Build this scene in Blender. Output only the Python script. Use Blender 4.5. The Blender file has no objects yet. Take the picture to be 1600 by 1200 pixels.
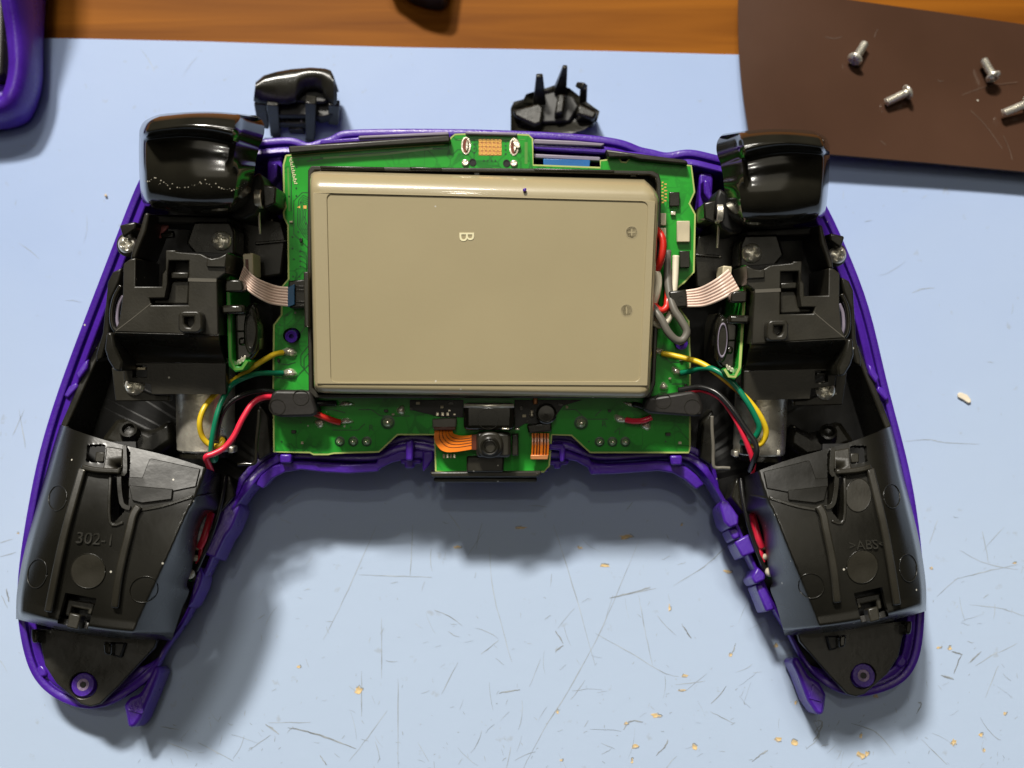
import bpy, bmesh, math, random
import numpy as np
from mathutils import Vector
from mathutils.geometry import tessellate_polygon

scene = bpy.context.scene
col = scene.collection
random.seed(7)
MM = 0.001

# ------------------------------------------------------------------ camera
TH = math.radians(14.0)                      # tilt away from straight down
HFOV = math.radians(50.0)
F = 800.0 / math.tan(HFOV / 2)
CAM = Vector((0.0, -43.5, 203.7))            # mm
cam_d = bpy.data.cameras.new("camera")
cam = bpy.data.objects.new("camera", cam_d)
col.objects.link(cam)
cam.location = CAM * MM
cam.rotation_euler = (TH, 0, 0)
cam_d.angle = HFOV
cam_d.clip_start = 0.01
cam_d.clip_end = 50
cam_d.dof.use_dof = True
cam_d.dof.focus_distance = 0.181
cam_d.dof.aperture_fstop = 20.0
cam_d.lens = 18.0 / math.tan(HFOV / 2)
cam_d.sensor_width = 36.0
scene.camera = cam

# ------------------------------------------------------------------ world, lamps, exposure
world = bpy.data.worlds.new("World")
scene.world = world
world.use_nodes = True
bg = world.node_tree.nodes["Background"]
bg.inputs[0].default_value = (0.62, 0.57, 0.45, 1)
bg.inputs[1].default_value = 0.032

def lamp(name, loc, target, sx, sy, watts, color):
    d = bpy.data.lights.new(name, 'AREA')
    d.shape = 'RECTANGLE'; d.size = sx; d.size_y = sy
    d.energy = watts; d.color = color
    o = bpy.data.objects.new(name, d); col.objects.link(o)
    o.location = loc
    o.rotation_euler = (Vector(target) - Vector(loc)).to_track_quat('-Z', 'Y').to_euler()
    return o
lamp("ceiling_lamp", (-0.88, 2.35, 2.85), (0, 0, 0), 0.42, 0.28, 200, (1.0, 0.95, 0.86))
lamp("ceiling_lamp", (-0.20, 1.55, 2.1), (0, 0, 0), 0.36, 0.16, 20, (1.0, 0.95, 0.86))
lamp("bulb_lamp", (-0.10, 0.12, 1.9), (0, 0, 0), 0.06, 0.06, 1.6, (1.0, 0.96, 0.88))
lamp("bulb_lamp", (-0.10, 0.42, 1.9), (0, 0, 0), 0.06, 0.06, 1.6, (1.0, 0.96, 0.88))
lamp("ceiling_panel", (0.05, -0.15, 2.5), (0.05, -0.15, 0), 1.7, 1.5, 5.6, (1.0, 0.92, 0.74))
scene.view_settings.view_transform = 'Standard'
scene.view_settings.look = 'None'
scene.view_settings.exposure = 0.0
scene.view_settings.gamma = 1.0
scene.render.engine = 'CYCLES'

# ------------------------------------------------------------------ frames (all millimetres)
FWD = Vector((0, math.sin(TH), -math.cos(TH)))
UP = Vector((0, math.cos(TH), math.sin(TH)))
def ray(px, py):
    return FWD + Vector((1, 0, 0)) * ((px - 800) / F) + UP * ((600 - py) / F)
def W(px, py, z):                            # point of a level plane at height z
    d = ray(px, py); k = (z - CAM.z) / d.z
    return CAM + d * k
TB = math.radians(16.0)                      # the body of the controller leans on its sticks
E2 = Vector((0, math.cos(TB), math.sin(TB)))
E3 = Vector((0, -math.sin(TB), math.cos(TB)))
OB = W(800, 700, 17.0)
def B(px, py, w):                            # point of the circuit board plane raised by w
    d = ray(px, py); k = ((OB + E3 * w) - CAM).dot(E3) / d.dot(E3)
    return CAM + d * k
ZAX = Vector((0, 0, 1))
FR = {'b': (B, E3), 'w': (W, ZAX)}

# the right half of the controller mirrors the left: thin plate spline between matching marks
LM = np.array([(217,190,1302,215),(408,180,1125,205),(225,325,1292,352),(198,382,1308,408),(345,376,1182,392),
 (295,407,1222,428),(254,437,1262,466),(297,503,1224,516),(355,613,1165,624),(218,577,1284,589),(210,603,1284,617),
 (179,518,1325,538),(457,522,1065,535),(277,703,1218,703),(375,705,1121,700),(150,709,1340,715),(93,663,1391,669),
 (351,742,1150,746),(293,918,1208,935),(137,892,1358,882),(120,957,1365,945),(225,920,1278,915),(268,1000,1238,990),
 (25,965,1447,960),(130,1070,1345,1050),(135,1108,1340,1088),(126,509,1368,505),(180,370,1318,372),(58,700,1413,690),
 (28,890,1444,875),(416,228,1111,248)], float)
def _tps(P, Q):
    n = len(P)
    d = np.linalg.norm(P[:, None] - P[None], axis=2)
    K = np.where(d > 0, d**2 * np.log(d + 1e-9), 0) + np.eye(n) * 500
    A = np.zeros((n + 3, n + 3)); A[:n, :n] = K
    A[:n, n] = 1; A[:n, n+1:] = P; A[n, :n] = 1; A[n+1:, :n] = P.T
    b = np.zeros((n + 3, 2)); b[:n] = Q
    return np.linalg.solve(A, b)
_P = LM[:, :2] / 100.0; _T = _tps(_P, LM[:, 2:])
_P0 = _P
def mir(px, py):
    p = np.array((px, py)) / 100.0
    d = np.linalg.norm(_P0 - p, axis=1)
    k = np.where(d > 0, d**2 * np.log(d + 1e-9), 0)
    r = k @ _T[:-3] + _T[-3] + p @ _T[-2:]
    return float(r[0]), float(r[1])
def sd(side, px, py):
    return (px, py) if side == 'L' else mir(px, py)

# ------------------------------------------------------------------ materials
def nmat(name):
    m = bpy.data.materials.new(name); m.use_nodes = True
    nt = m.node_tree
    return m, nt, nt.nodes["Principled BSDF"]
def mat(name, base, rough=0.4, metal=0.0, var=0.12, vscale=250, bump=0.0, bscale=1500, dust=0.0, rvar=0.1, coat=0.0, spec=0.5):
    m, nt, p = nmat(name)
    N = nt.nodes.new; L = nt.links.new
    tc = N('ShaderNodeTexCoord')
    no = N('ShaderNodeTexNoise'); no.inputs['Scale'].default_value = vscale; no.inputs['Detail'].default_value = 5
    L(tc.outputs['Object'], no.inputs['Vector'])
    mr = N('ShaderNodeMapRange'); mr.inputs[1].default_value = 0.3; mr.inputs[2].default_value = 0.7
    mr.inputs[3].default_value = 1 - var; mr.inputs[4].default_value = 1 + var
    L(no.outputs['Fac'], mr.inputs[0])
    mx = N('ShaderNodeVectorMath'); mx.operation = 'SCALE'
    mx.inputs[0].default_value = base[:3]
    L(mr.outputs[0], mx.inputs['Scale'])
    csock = mx.outputs[0]
    if dust > 0:
        vo = N('ShaderNodeTexVoronoi'); vo.inputs['Scale'].default_value = 480
        L(tc.outputs['Object'], vo.inputs['Vector'])
        lt = N('ShaderNodeMath'); lt.operation = 'LESS_THAN'; lt.inputs[1].default_value = 0.085
        L(vo.outputs['Distance'], lt.inputs[0])
        sp = N('ShaderNodeSeparateColor'); L(vo.outputs['Color'], sp.inputs[0])
        l2 = N('ShaderNodeMath'); l2.operation = 'LESS_THAN'; l2.inputs[1].default_value = dust
        L(sp.outputs[0], l2.inputs[0])
        mu = N('ShaderNodeMath'); mu.operation = 'MULTIPLY'
        L(lt.outputs[0], mu.inputs[0]); L(l2.outputs[0], mu.inputs[1])
        mc = N('ShaderNodeMix'); mc.data_type = 'RGBA'
        L(mu.outputs[0], mc.inputs['Factor']); L(csock, mc.inputs['A'])
        mc.inputs['B'].default_value = (0.5, 0.48, 0.42, 1)
        csock = mc.outputs['Result']
    L(csock, p.inputs['Base Color'])
    n2 = N('ShaderNodeTexNoise'); n2.inputs['Scale'].default_value = vscale * 0.6; n2.inputs['Detail'].default_value = 4
    L(tc.outputs['Object'], n2.inputs['Vector'])
    m2 = N('ShaderNodeMapRange'); m2.inputs[1].default_value = 0.3; m2.inputs[2].default_value = 0.7
    m2.inputs[3].default_value = max(0.02, rough - rvar); m2.inputs[4].default_value = min(1, rough + rvar)
    L(n2.outputs['Fac'], m2.inputs[0]); L(m2.outputs[0], p.inputs['Roughness'])
    p.inputs['Metallic'].default_value = metal
    p.inputs['Specular IOR Level'].default_value = spec
    if coat: p.inputs['Coat Weight'].default_value = coat; p.inputs['Coat Roughness'].default_value = 0.08
    if bump:
        n3 = N('ShaderNodeTexNoise'); n3.inputs['Scale'].default_value = bscale; n3.inputs['Detail'].default_value = 3
        L(tc.outputs['Object'], n3.inputs['Vector'])
        b = N('ShaderNodeBump'); b.inputs['Strength'].default_value = bump; b.inputs['Distance'].default_value = 0.0002
        L(n3.outputs['Fac'], b.inputs['Height']); L(b.outputs[0], p.inputs['Normal'])
    return m
M = {}
M['black'] = mat('black_plastic', (0.013, 0.012, 0.0085), 0.30, var=0.25, dust=0.10, bump=0.10, bscale=900, rvar=0.12)
M['black_grip'] = mat('grip_plastic', (0.0085, 0.008, 0.006), 0.27, var=0.3, vscale=90, dust=0.14, bump=0.08, bscale=700, rvar=0.10)
M['black_matte'] = mat('matte_black_plastic', (0.020, 0.018, 0.0125), 0.40, var=0.2, dust=0.14, bump=0.10, bscale=2500)
M['black_gloss'] = mat('glossy_black_plastic', (0.013, 0.012, 0.0085), 0.13, var=0.2, dust=0.07, rvar=0.05, spec=0.6)
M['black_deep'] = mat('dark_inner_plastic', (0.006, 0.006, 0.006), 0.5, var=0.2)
M['rubber'] = mat('black_rubber', (0.014, 0.012, 0.0105), 0.55, var=0.2, dust=0.05, bump=0.15)
M['purple'] = mat('purple_plastic', (0.062, 0.014, 0.30), 0.33, var=0.12, dust=0.04, bump=0.25, bscale=2200)
M['purple_tex'] = mat('grained_purple_plastic', (0.070, 0.020, 0.30), 0.42, var=0.25, vscale=1200, dust=0.06, bump=0.8, bscale=3000)
M['pcb'] = mat('green_solder_mask', (0.022, 0.31, 0.030), 0.25, var=0.15, vscale=120, dust=0.05, spec=0.25)
M['trace'] = mat('dark_green_trace', (0.006, 0.060, 0.014), 0.35, var=0.1)
M['trace_l'] = mat('light_green_trace', (0.09, 0.27, 0.04), 0.35, var=0.1)
M['pcb_edge'] = mat('pale_board_edge', (0.42, 0.50, 0.15), 0.5, var=0.15)
M['gold'] = mat('gold_plating', (0.85, 0.50, 0.14), 0.35, metal=0.6)
M['copper'] = mat('copper_spot', (0.55, 0.22, 0.08), 0.45, metal=0.3)
M['solder'] = mat('solder', (0.85, 0.78, 0.64), 0.25, metal=0.7, var=0.2, vscale=900, bump=0.6, bscale=900)
M['flux'] = mat('brown_flux', (0.16, 0.03, 0.012), 0.25)
M['steel'] = mat('motor_steel', (0.92, 0.87, 0.74), 0.34, metal=0.76, var=0.15, vscale=700, bump=0.2, bscale=2500)
M['thread'] = mat('worn_purple_thread', (0.30, 0.22, 0.36), 0.45, var=0.5, vscale=1800, bump=0.8, bscale=2500)
M['screw'] = mat('screw_steel', (0.80, 0.77, 0.68), 0.27, metal=0.7, var=0.15, vscale=900)
M['battery'] = mat('battery_plastic', (0.345, 0.290, 0.170), 0.36, var=0.035, vscale=60, bump=0.06, bscale=3500, dust=0.05, coat=0.6)
M['battery_in'] = mat('battery_label_area', (0.338, 0.283, 0.162), 0.48, var=0.03, vscale=60, bump=0.05, dust=0.03)
M['cream'] = mat('cream_print', (0.80, 0.74, 0.48), 0.5)
M['ivory'] = mat('ivory_connector', (0.55, 0.48, 0.33), 0.45)
M['ribbon'] = mat('pale_ribbon', (0.86, 0.66, 0.55), 0.45, var=0.08)
M['ribbon_line'] = mat('ribbon_groove', (0.55, 0.33, 0.26), 0.5)
M['blue_stiff'] = mat('blue_stiffener', (0.01, 0.07, 0.16), 0.35)
M['blue_film'] = mat('blue_film', (0.01, 0.13, 0.40), 0.3)
M['orange'] = mat('orange_flex_film', (0.80, 0.20, 0.015), 0.25, var=0.12, coat=0.4)
M['brown_flex'] = mat('brown_flex_film', (0.10, 0.022, 0.010), 0.3)
M['yellow'] = mat('yellow_wire', (0.75, 0.52, 0.02), 0.35)
M['green'] = mat('green_wire', (0.005, 0.19, 0.095), 0.32)
M['red'] = mat('red_wire', (0.72, 0.02, 0.055), 0.33)
M['red2'] = mat('deep_red_wire', (0.55, 0.02, 0.012), 0.35)
M['black_wire'] = mat('black_wire', (0.012, 0.012, 0.012), 0.28)
M['white'] = mat('white_wire', (0.68, 0.62, 0.48), 0.4)
M['grey'] = mat('grey_wire', (0.13, 0.12, 0.10), 0.45)
M['pink'] = mat('pink_flex', (0.42, 0.12, 0.12), 0.4)
M['lilac'] = mat('grey_lilac_plastic', (0.22, 0.19, 0.25), 0.5)
M['sheet'] = mat('brown_magnet_sheet', (0.058, 0.029, 0.018), 0.20, var=0.18, vscale=25, bump=0.08, bscale=300, rvar=0.06, dust=0.02, spec=0.3)
M['scuff'] = mat('sheet_scuff', (0.105, 0.070, 0.052), 0.4)
M['speck'] = mat('worn_speck', (0.34, 0.31, 0.24), 0.5)
M['peel'] = mat('peeled_backing', (0.60, 0.44, 0.22), 0.7, var=0.35, vscale=900, bump=0.5)
M['pale_edge'] = mat('pale_plastic_edge', (0.10, 0.092, 0.075), 0.5)  # paler tone for the step and crease strips
M['scratch'] = mat('scratch_line', (0.23, 0.255, 0.28), 0.6, var=0.4, vscale=400)
M['scratch_l'] = mat('faint_scratch_line', (0.30, 0.345, 0.40), 0.6, var=0.3, vscale=300)
M['chip'] = mat('pale_chip', (0.70, 0.63, 0.50), 0.6)

def wood():
    m, nt, p = nmat('wood_veneer'); N = nt.nodes.new; L = nt.links.new
    tc = N('ShaderNodeTexCoord'); mp = N('ShaderNodeMapping'); mp.inputs['Scale'].default_value = (5, 90, 5)
    L(tc.outputs['Object'], mp.inputs[0])
    n = N('ShaderNodeTexNoise'); n.inputs['Scale'].default_value = 1.6; n.inputs['Detail'].default_value = 9; n.inputs['Distortion'].default_value = 0.6
    L(mp.outputs[0], n.inputs['Vector'])
    r = N('ShaderNodeValToRGB'); e = r.color_ramp.elements
    e[0].position = 0.30; e[0].color = (0.115, 0.034, 0.003, 1)
    e[1].position = 0.72; e[1].color = (0.29, 0.100, 0.009, 1)
    L(n.outputs['Fac'], r.inputs[0]); L(r.outputs[0], p.inputs['Base Color'])
    p.inputs['Roughness'].default_value = 0.5; p.inputs['Specular IOR Level'].default_value = 0.04
    return m
WEAR0, WEAR1 = 0.0, 1.0   # set once the mat exists
def matblue():
    m, nt, p = nmat('blue_silicone'); N = nt.nodes.new; L = nt.links.new
    tc = N('ShaderNodeTexCoord')
    n = N('ShaderNodeTexNoise'); n.inputs['Scale'].default_value = 14; n.inputs['Detail'].default_value = 6
    L(tc.outputs['Object'], n.inputs['Vector'])
    r = N('ShaderNodeValToRGB'); e = r.color_ramp.elements
    e[0].position = 0.3; e[0].color = (0.296, 0.392, 0.605, 1)
    e[1].position = 0.7; e[1].color = (0.330, 0.422, 0.622, 1)
    L(n.outputs['Fac'], r.inputs[0])
    # smudges and small specks of dirt
    n2 = N('ShaderNodeTexNoise'); n2.inputs['Scale'].default_value = 420; n2.inputs['Detail'].default_value = 3
    L(tc.outputs['Object'], n2.inputs['Vector'])
    r2 = N('ShaderNodeValToRGB'); e = r2.color_ramp.elements
    e[0].position = 0.68; e[0].color = (0, 0, 0, 1); e[1].position = 0.78; e[1].color = (0.4, 0.4, 0.4, 1)
    L(n2.outputs['Fac'], r2.inputs[0])
    mx = N('ShaderNodeMix'); mx.data_type = 'RGBA'
    # the near, most used part of the mat is worn paler
    sx = N('ShaderNodeSeparateXYZ'); L(tc.outputs['Object'], sx.inputs[0])
    n5 = N('ShaderNodeTexNoise'); n5.inputs['Scale'].default_value = 22; n5.inputs['Detail'].default_value = 7
    L(tc.outputs['Object'], n5.inputs['Vector'])
    ma = N('ShaderNodeMath'); ma.operation = 'MULTIPLY_ADD'; ma.inputs[1].default_value = 0.06
    L(n5.outputs['Fac'], ma.inputs[0]); L(sx.outputs['Y'], ma.inputs[2])
    rw = N('ShaderNodeMapRange'); rw.inputs[1].default_value = WEAR0; rw.inputs[2].default_value = WEAR1; rw.inputs[3].default_value = 1; rw.inputs[4].default_value = 0
    L(ma.outputs[0], rw.inputs[0])
    mw = N('ShaderNodeMix'); mw.data_type = 'RGBA'
    L(rw.outputs[0], mw.inputs['Factor']); L(r.outputs[0], mw.inputs['A']); mw.inputs['B'].default_value = (0.372, 0.462, 0.610, 1)
    L(r2.outputs[0], mx.inputs['Factor']); L(mw.outputs['Result'], mx.inputs['A'])
    mx.inputs['B'].default_value = (0.27, 0.28, 0.28, 1)
    L(mx.outputs['Result'], p.inputs['Base Color'])
    p.inputs['Roughness'].default_value = 0.55; p.inputs['Specular IOR Level'].default_value = 0.2
    n3 = N('ShaderNodeTexNoise'); n3.inputs['Scale'].default_value = 60; n3.inputs['Detail'].default_value = 8
    L(tc.outputs['Object'], n3.inputs['Vector'])
    b = N('ShaderNodeBump'); b.inputs['Strength'].default_value = 0.25; b.inputs['Distance'].default_value = 0.0006
    L(n3.outputs['Fac'], b.inputs['Height']); L(b.outputs[0], p.inputs['Normal'])
    return m
def pcbmat():
    m = M['pcb']; nt = m.node_tree; N = nt.nodes.new; L = nt.links.new
    p = nt.nodes['Principled BSDF']; src = p.inputs['Base Color'].links[0].from_socket
    tc = N('ShaderNodeTexCoord'); mp = N('ShaderNodeMapping'); mp.inputs['Rotation'].default_value = (0, 0, math.radians(45)); L(tc.outputs['Object'], mp.inputs[0])
    masks = []
    for vec, sc in ((tc.outputs['Object'], 300), (mp.outputs[0], 190)):
        v = N('ShaderNodeTexVoronoi'); v.distance = 'CHEBYCHEV'; v.feature = 'F2'; v.inputs['Scale'].default_value = sc; v.inputs['Randomness'].default_value = .8
        L(vec, v.inputs['Vector'])
        v1 = N('ShaderNodeTexVoronoi'); v1.distance = 'CHEBYCHEV'; v1.inputs['Scale'].default_value = sc; v1.inputs['Randomness'].default_value = .8
        L(vec, v1.inputs['Vector'])
        d = N('ShaderNodeMath'); d.operation = 'SUBTRACT'; L(v.outputs['Distance'], d.inputs[0]); L(v1.outputs['Distance'], d.inputs[1])
        r = N('ShaderNodeMapRange'); r.inputs[1].default_value = .035; r.inputs[2].default_value = .065; r.inputs[3].default_value = 1; r.inputs[4].default_value = 0
        L(d.outputs[0], r.inputs[0]); masks.append(r.outputs[0])
    a = N('ShaderNodeMath'); a.operation = 'MAXIMUM'; L(masks[0], a.inputs[0]); L(masks[1], a.inputs[1])
    n = N('ShaderNodeTexNoise'); n.inputs['Scale'].default_value = 70; L(tc.outputs['Object'], n.inputs['Vector'])
    r = N('ShaderNodeMapRange'); r.inputs[1].default_value = .45; r.inputs[2].default_value = .6; L(n.outputs['Fac'], r.inputs[0])
    b = N('ShaderNodeMath'); b.operation = 'MULTIPLY'; L(a.outputs[0], b.inputs[0]); L(r.outputs[0], b.inputs[1])
    c = N('ShaderNodeMath'); c.operation = 'MULTIPLY'; c.inputs[1].default_value = .62; L(b.outputs[0], c.inputs[0])
    mx = N('ShaderNodeMix'); mx.data_type = 'RGBA'; L(c.outputs[0], mx.inputs['Factor']); L(src, mx.inputs['A']); mx.inputs['B'].default_value = (.010, .07, .018, 1)
    L(mx.outputs['Result'], p.inputs['Base Color'])
pcbmat()
M['wood'] = wood()

# ------------------------------------------------------------------ mesh helpers
ORG = {}
def tag(o, label=None, cat=None, group=None, kind=None):
    if label: o['label'] = label
    if cat: o['category'] = cat
    if group: o['group'] = group
    if kind: o['kind'] = kind
    return o
def empty(name, p, label, cat, group=None):
    o = bpy.data.objects.new(name, None); col.objects.link(o)
    o.empty_display_size = 0.01
    o.location = Vector(p) * MM; ORG[o] = Vector(p)
    return tag(o, label, cat, group)
def mk(name, vs, fs, m, parent=None, smooth=False, bevel=0, seg=2, clamp=True, mats=None, midx=None, solid=0, sub=0, split=48):
    vs = [Vector(v) for v in vs]
    c = Vector((sum(v.x for v in vs), sum(v.y for v in vs), sum(v.z for v in vs))) / len(vs)
    if parent is None: c.z = min(v.z for v in vs)
    me = bpy.data.meshes.new(name)
    me.from_pydata([tuple((v - c) * MM) for v in vs], [], [tuple(f) for f in fs])
    if mats:
        for q in mats: me.materials.append(M[q])
        if midx:
            for p, i in zip(me.polygons, midx): p.material_index = i
    else:
        me.materials.append(M[m] if isinstance(m, str) else m)
    bm = bmesh.new(); bm.from_mesh(me)
    bmesh.ops.recalc_face_normals(bm, faces=bm.faces); bm.to_mesh(me); bm.free()
    if smooth:
        for p in me.polygons: p.use_smooth = True
    o = bpy.data.objects.new(name, me); col.objects.link(o)
    ORG[o] = c
    if parent:
        o.parent = parent; o.location = (c - ORG[parent]) * MM
    else:
        o.location = c * MM
    if solid:
        s = o.modifiers.new('solid', 'SOLIDIFY'); s.thickness = solid * MM; s.offset = -1
        if smooth:
            s = o.modifiers.new('edges', 'EDGE_SPLIT'); s.split_angle = math.radians(split)
    if bevel:
        b = o.modifiers.new('bevel', 'BEVEL'); b.width = bevel * MM; b.segments = seg
        b.limit_method = 'ANGLE'; b.angle_limit = math.radians(38); b.use_clamp_overlap = clamp
        b.harden_normals = False
        for p in me.polygons: p.use_smooth = True
        try:
            me.set_sharp_from_angle(angle=math.radians(50))
        except Exception: pass
    if sub:
        s = o.modifiers.new('sub', 'SUBSURF'); s.levels = sub; s.render_levels = sub
    return o
def join(parts):                              # [(verts, faces)] -> one
    V, Fs = [], []
    for v, f in parts:
        k = len(V); V += list(v); Fs += [tuple(i + k for i in q) for q in f]
    return V, Fs
from mathutils.geometry import delaunay_2d_cdt
def tri(loops):                               # triangles of a polygon with holes, over the given points
    pts, ed = [], []
    for lp in loops:
        k = len(pts); pts += [Vector((p[0], p[1])) for p in lp]
        ed += [(k + i, k + (i + 1) % len(lp)) for i in range(len(lp))]
    try:
        vs, es, fs, ov, oe, of = delaunay_2d_cdt(pts, ed, [], 1, 1e-6)
        ok = all(len(o) for o in ov)
    except Exception: ok = False
    if not ok:
        return [tuple(t) for t in tessellate_polygon([[Vector((p[0], p[1], 0)) for p in lp] for lp in loops])]
    P = [[(p[0], p[1]) for p in lp] for lp in loops]; out = []
    for f in fs:
        cx = sum(vs[i].x for i in f) / len(f); cy = sum(vs[i].y for i in f) / len(f)
        if inpoly(cx, cy, P[0]) and not any(inpoly(cx, cy, q) for q in P[1:]): out.append(tuple(ov[i][0] for i in f))
    return out
def prism(loops, top, bot, frame='b', side='L', zf=None):
    fn, n = FR[frame]
    V, Fs = [], []; tl = []; flat = []
    for lp in loops:
        pts = [sd(side, *p) for p in lp]
        vs = [fn(x, y, top if zf is None else zf(x, y) + top) for x, y in pts]
        tl.append((len(V), len(vs))); V += vs
        flat.append([Vector((x, -y, 0)) for x, y in pts])
    nt = len(V)
    V += [v - n * (top - bot) for v in V[:nt]]
    if len(loops) == 1:
        Fs.append(tuple(range(nt))); Fs.append(tuple(range(2 * nt - 1, nt - 1, -1)))
    else:
        for t in tri(flat):
            Fs.append(tuple(t)); Fs.append(tuple(i + nt for i in reversed(t)))
    for s, k in tl:
        for i in range(k):
            a, b = s + i, s + (i + 1) % k
            Fs.append((a, b, b + nt, a + nt))
    return V, Fs
def slab(name, loops, top, bot, m, parent, bevel=0.2, frame='b', side='L', seg=2, zf=None):
    if not isinstance(loops[0][0], (tuple, list)): loops = [loops]
    V, Fs = prism(loops, top, bot, frame, side, zf)
    return mk(name, V, Fs, m, parent, bevel=bevel, clamp=len(loops) == 1, seg=seg)
def rect(x0, y0, x1, y1): return [(x0, y0), (x1, y0), (x1, y1), (x0, y1)]
def ell(cx, cy, rx, ry, n=24, rot=0.0):
    c, s = math.cos(rot), math.sin(rot)
    return [(cx + rx * math.cos(a) * c - ry * math.sin(a) * s, cy + rx * math.cos(a) * s + ry * math.sin(a) * c)
            for a in [2 * math.pi * i / n for i in range(n)]]
def rrect(x0, y0, x1, y1, r, n=4):
    o = []
    for cx, cy, a0 in ((x1 - r, y0 + r, -90), (x1 - r, y1 - r, 0), (x0 + r, y1 - r, 90), (x0 + r, y0 + r, 180)):
        for i in range(n + 1):
            a = math.radians(a0 + 90 * i / n); o.append((cx + r * math.cos(a), cy + r * math.sin(a)))
    return o
def catmull(P, per=8, closed=False):
    P = np.array(P, float); n = len(P); out = []
    rng = n if closed else n - 1
    for i in range(rng):
        if closed: a, b, c, d = P[(i-1) % n], P[i], P[(i+1) % n], P[(i+2) % n]
        else: a, b, c, d = P[max(i-1, 0)], P[i], P[i+1], P[min(i+2, n-1)]
        for k in range(per):
            t = k / per
            out.append(0.5 * ((2*b) + (-a + c)*t + (2*a - 5*b + 4*c - d)*t*t + (-a + 3*b - 3*c + d)*t**3))
    if not closed: out.append(P[-1])
    return np.array(out)
def tubegeo(pts, r, seg=10, caps=True):
    pts = [Vector(p) for p in pts]; V, Fs = [], []
    up = Vector((0, 0, 1)); n = len(pts)
    ref = None
    for i, p in enumerate(pts):
        t = (pts[min(i+1, n-1)] - pts[max(i-1, 0)])
        if t.length < 1e-9: t = Vector((1, 0, 0))
        t.normalize()
        if ref is None:
            ref = t.orthogonal().normalized()
        ref = (ref - t * ref.dot(t))
        ref = ref.normalized() if ref.length > 1e-6 else t.orthogonal().normalized()
        bi = t.cross(ref)
        rr = r[i] if isinstance(r, (list, np.ndarray)) else r
        for k in range(seg):
            a = 2 * math.pi * k / seg
            V.append(p + (ref * math.cos(a) + bi * math.sin(a)) * rr)
    for i in range(n - 1):
        for k in range(seg):
            a = i * seg + k; b = i * seg + (k + 1) % seg
            Fs.append((a, b, b + seg, a + seg))
    if caps:
        Fs.append(tuple(range(seg - 1, -1, -1))); Fs.append(tuple(range((n-1)*seg, n*seg)))
    return V, Fs
def tube(name, pts, r, m, parent, frame='b', side='L', per=7, seg=10):
    fn = FR[frame][0]
    P = [fn(*sd(side, p[0], p[1]), p[2]) for p in pts]
    V, Fs = tubegeo(catmull(P, per), r, seg)
    return mk(name, V, Fs, m, parent, smooth=True)
def lathegeo(c, axis, prof, seg=28, closed=True):
    axis = Vector(axis).normalized()
    a = axis.orthogonal().normalized(); b = axis.cross(a)
    V, Fs = [], []
    for r, h in prof:
        for k in range(seg):
            t = 2 * math.pi * k / seg
            V.append(Vector(c) + axis * h + (a * math.cos(t) + b * math.sin(t)) * max(r, 1e-4))
    for i in range(len(prof) - 1):
        for k in range(seg):
            p = i * seg + k; q = i * seg + (k + 1) % seg
            Fs.append((p, q, q + seg, p + seg))
    if closed:
        Fs.append(tuple(range(seg - 1, -1, -1))); Fs.append(tuple(range((len(prof)-1)*seg, len(prof)*seg)))
    return V, Fs
def lathe(name, c, axis, prof, m, parent, seg=28, smooth=True, bevel=0):
    V, Fs = lathegeo(c, axis, prof, seg)
    o = mk(name, V, Fs, m, parent, smooth=smooth)
    try: o.data.set_sharp_from_angle(angle=math.radians(42))
    except Exception: pass
    return o
def gridmesh(fn, nt, ns, skip=None):
    V, Fs = [], []
    for i in range(nt + 1):
        for j in range(ns + 1):
            V.append(fn(i / nt, j / ns))
    for i in range(nt):
        for j in range(ns):
            if skip and skip((i + .5) / nt, (j + .5) / ns): continue
            a = i * (ns + 1) + j
            Fs.append((a, a + 1, a + ns + 2, a + ns + 1))
    return V, Fs
def beam(p0, p1, a0, a1, w0, w1, dirx=Vector((1, 0, 0))):
    p0, p1 = Vector(p0), Vector(p1); t = (p1 - p0).normalized()
    x = (dirx - t * dirx.dot(t)).normalized(); y = t.cross(x)
    V = []
    for p, a, w in ((p0, a0, w0), (p1, a1, w1)):
        for sx, sy in ((-1,-1),(1,-1),(1,1),(-1,1)): V.append(p + x * sx * a / 2 + y * sy * w / 2)
    return V, [(3,2,1,0),(4,5,6,7),(0,1,5,4),(1,2,6,5),(2,3,7,6),(3,0,4,7)]
def inpoly(x, y, P):
    c = False; n = len(P)
    for i in range(n):
        x1, y1 = P[i]; x2, y2 = P[i-1]
        if (y1 > y) != (y2 > y) and x < (x2 - x1) * (y - y1) / (y2 - y1) + x1: c = not c
    return c
def polyline(P, t):                           # point of a polyline by arc length
    P = np.array(P, float); d = np.r_[0, np.cumsum(np.linalg.norm(np.diff(P, axis=0), axis=1))]
    return np.array([np.interp(t * d[-1], d, P[:, k]) for k in range(P.shape[1])])
def strip(P, w, z, frame='b'):                # flat ribbon along a px path on a plane
    fn, n = FR[frame]
    pts = [fn(x, y, z) for x, y in P]; V, Fs = [], []
    for i, p in enumerate(pts):
        t = (pts[min(i+1, len(pts)-1)] - pts[max(i-1, 0)]).normalized()
        s = n.cross(t).normalized()
        ww = w[i] if isinstance(w, (list, tuple)) else w
        V += [p + s * ww / 2, p - s * ww / 2]
    for i in range(len(pts) - 1): Fs.append((2*i, 2*i+1, 2*i+3, 2*i+2))
    return V, Fs
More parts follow.
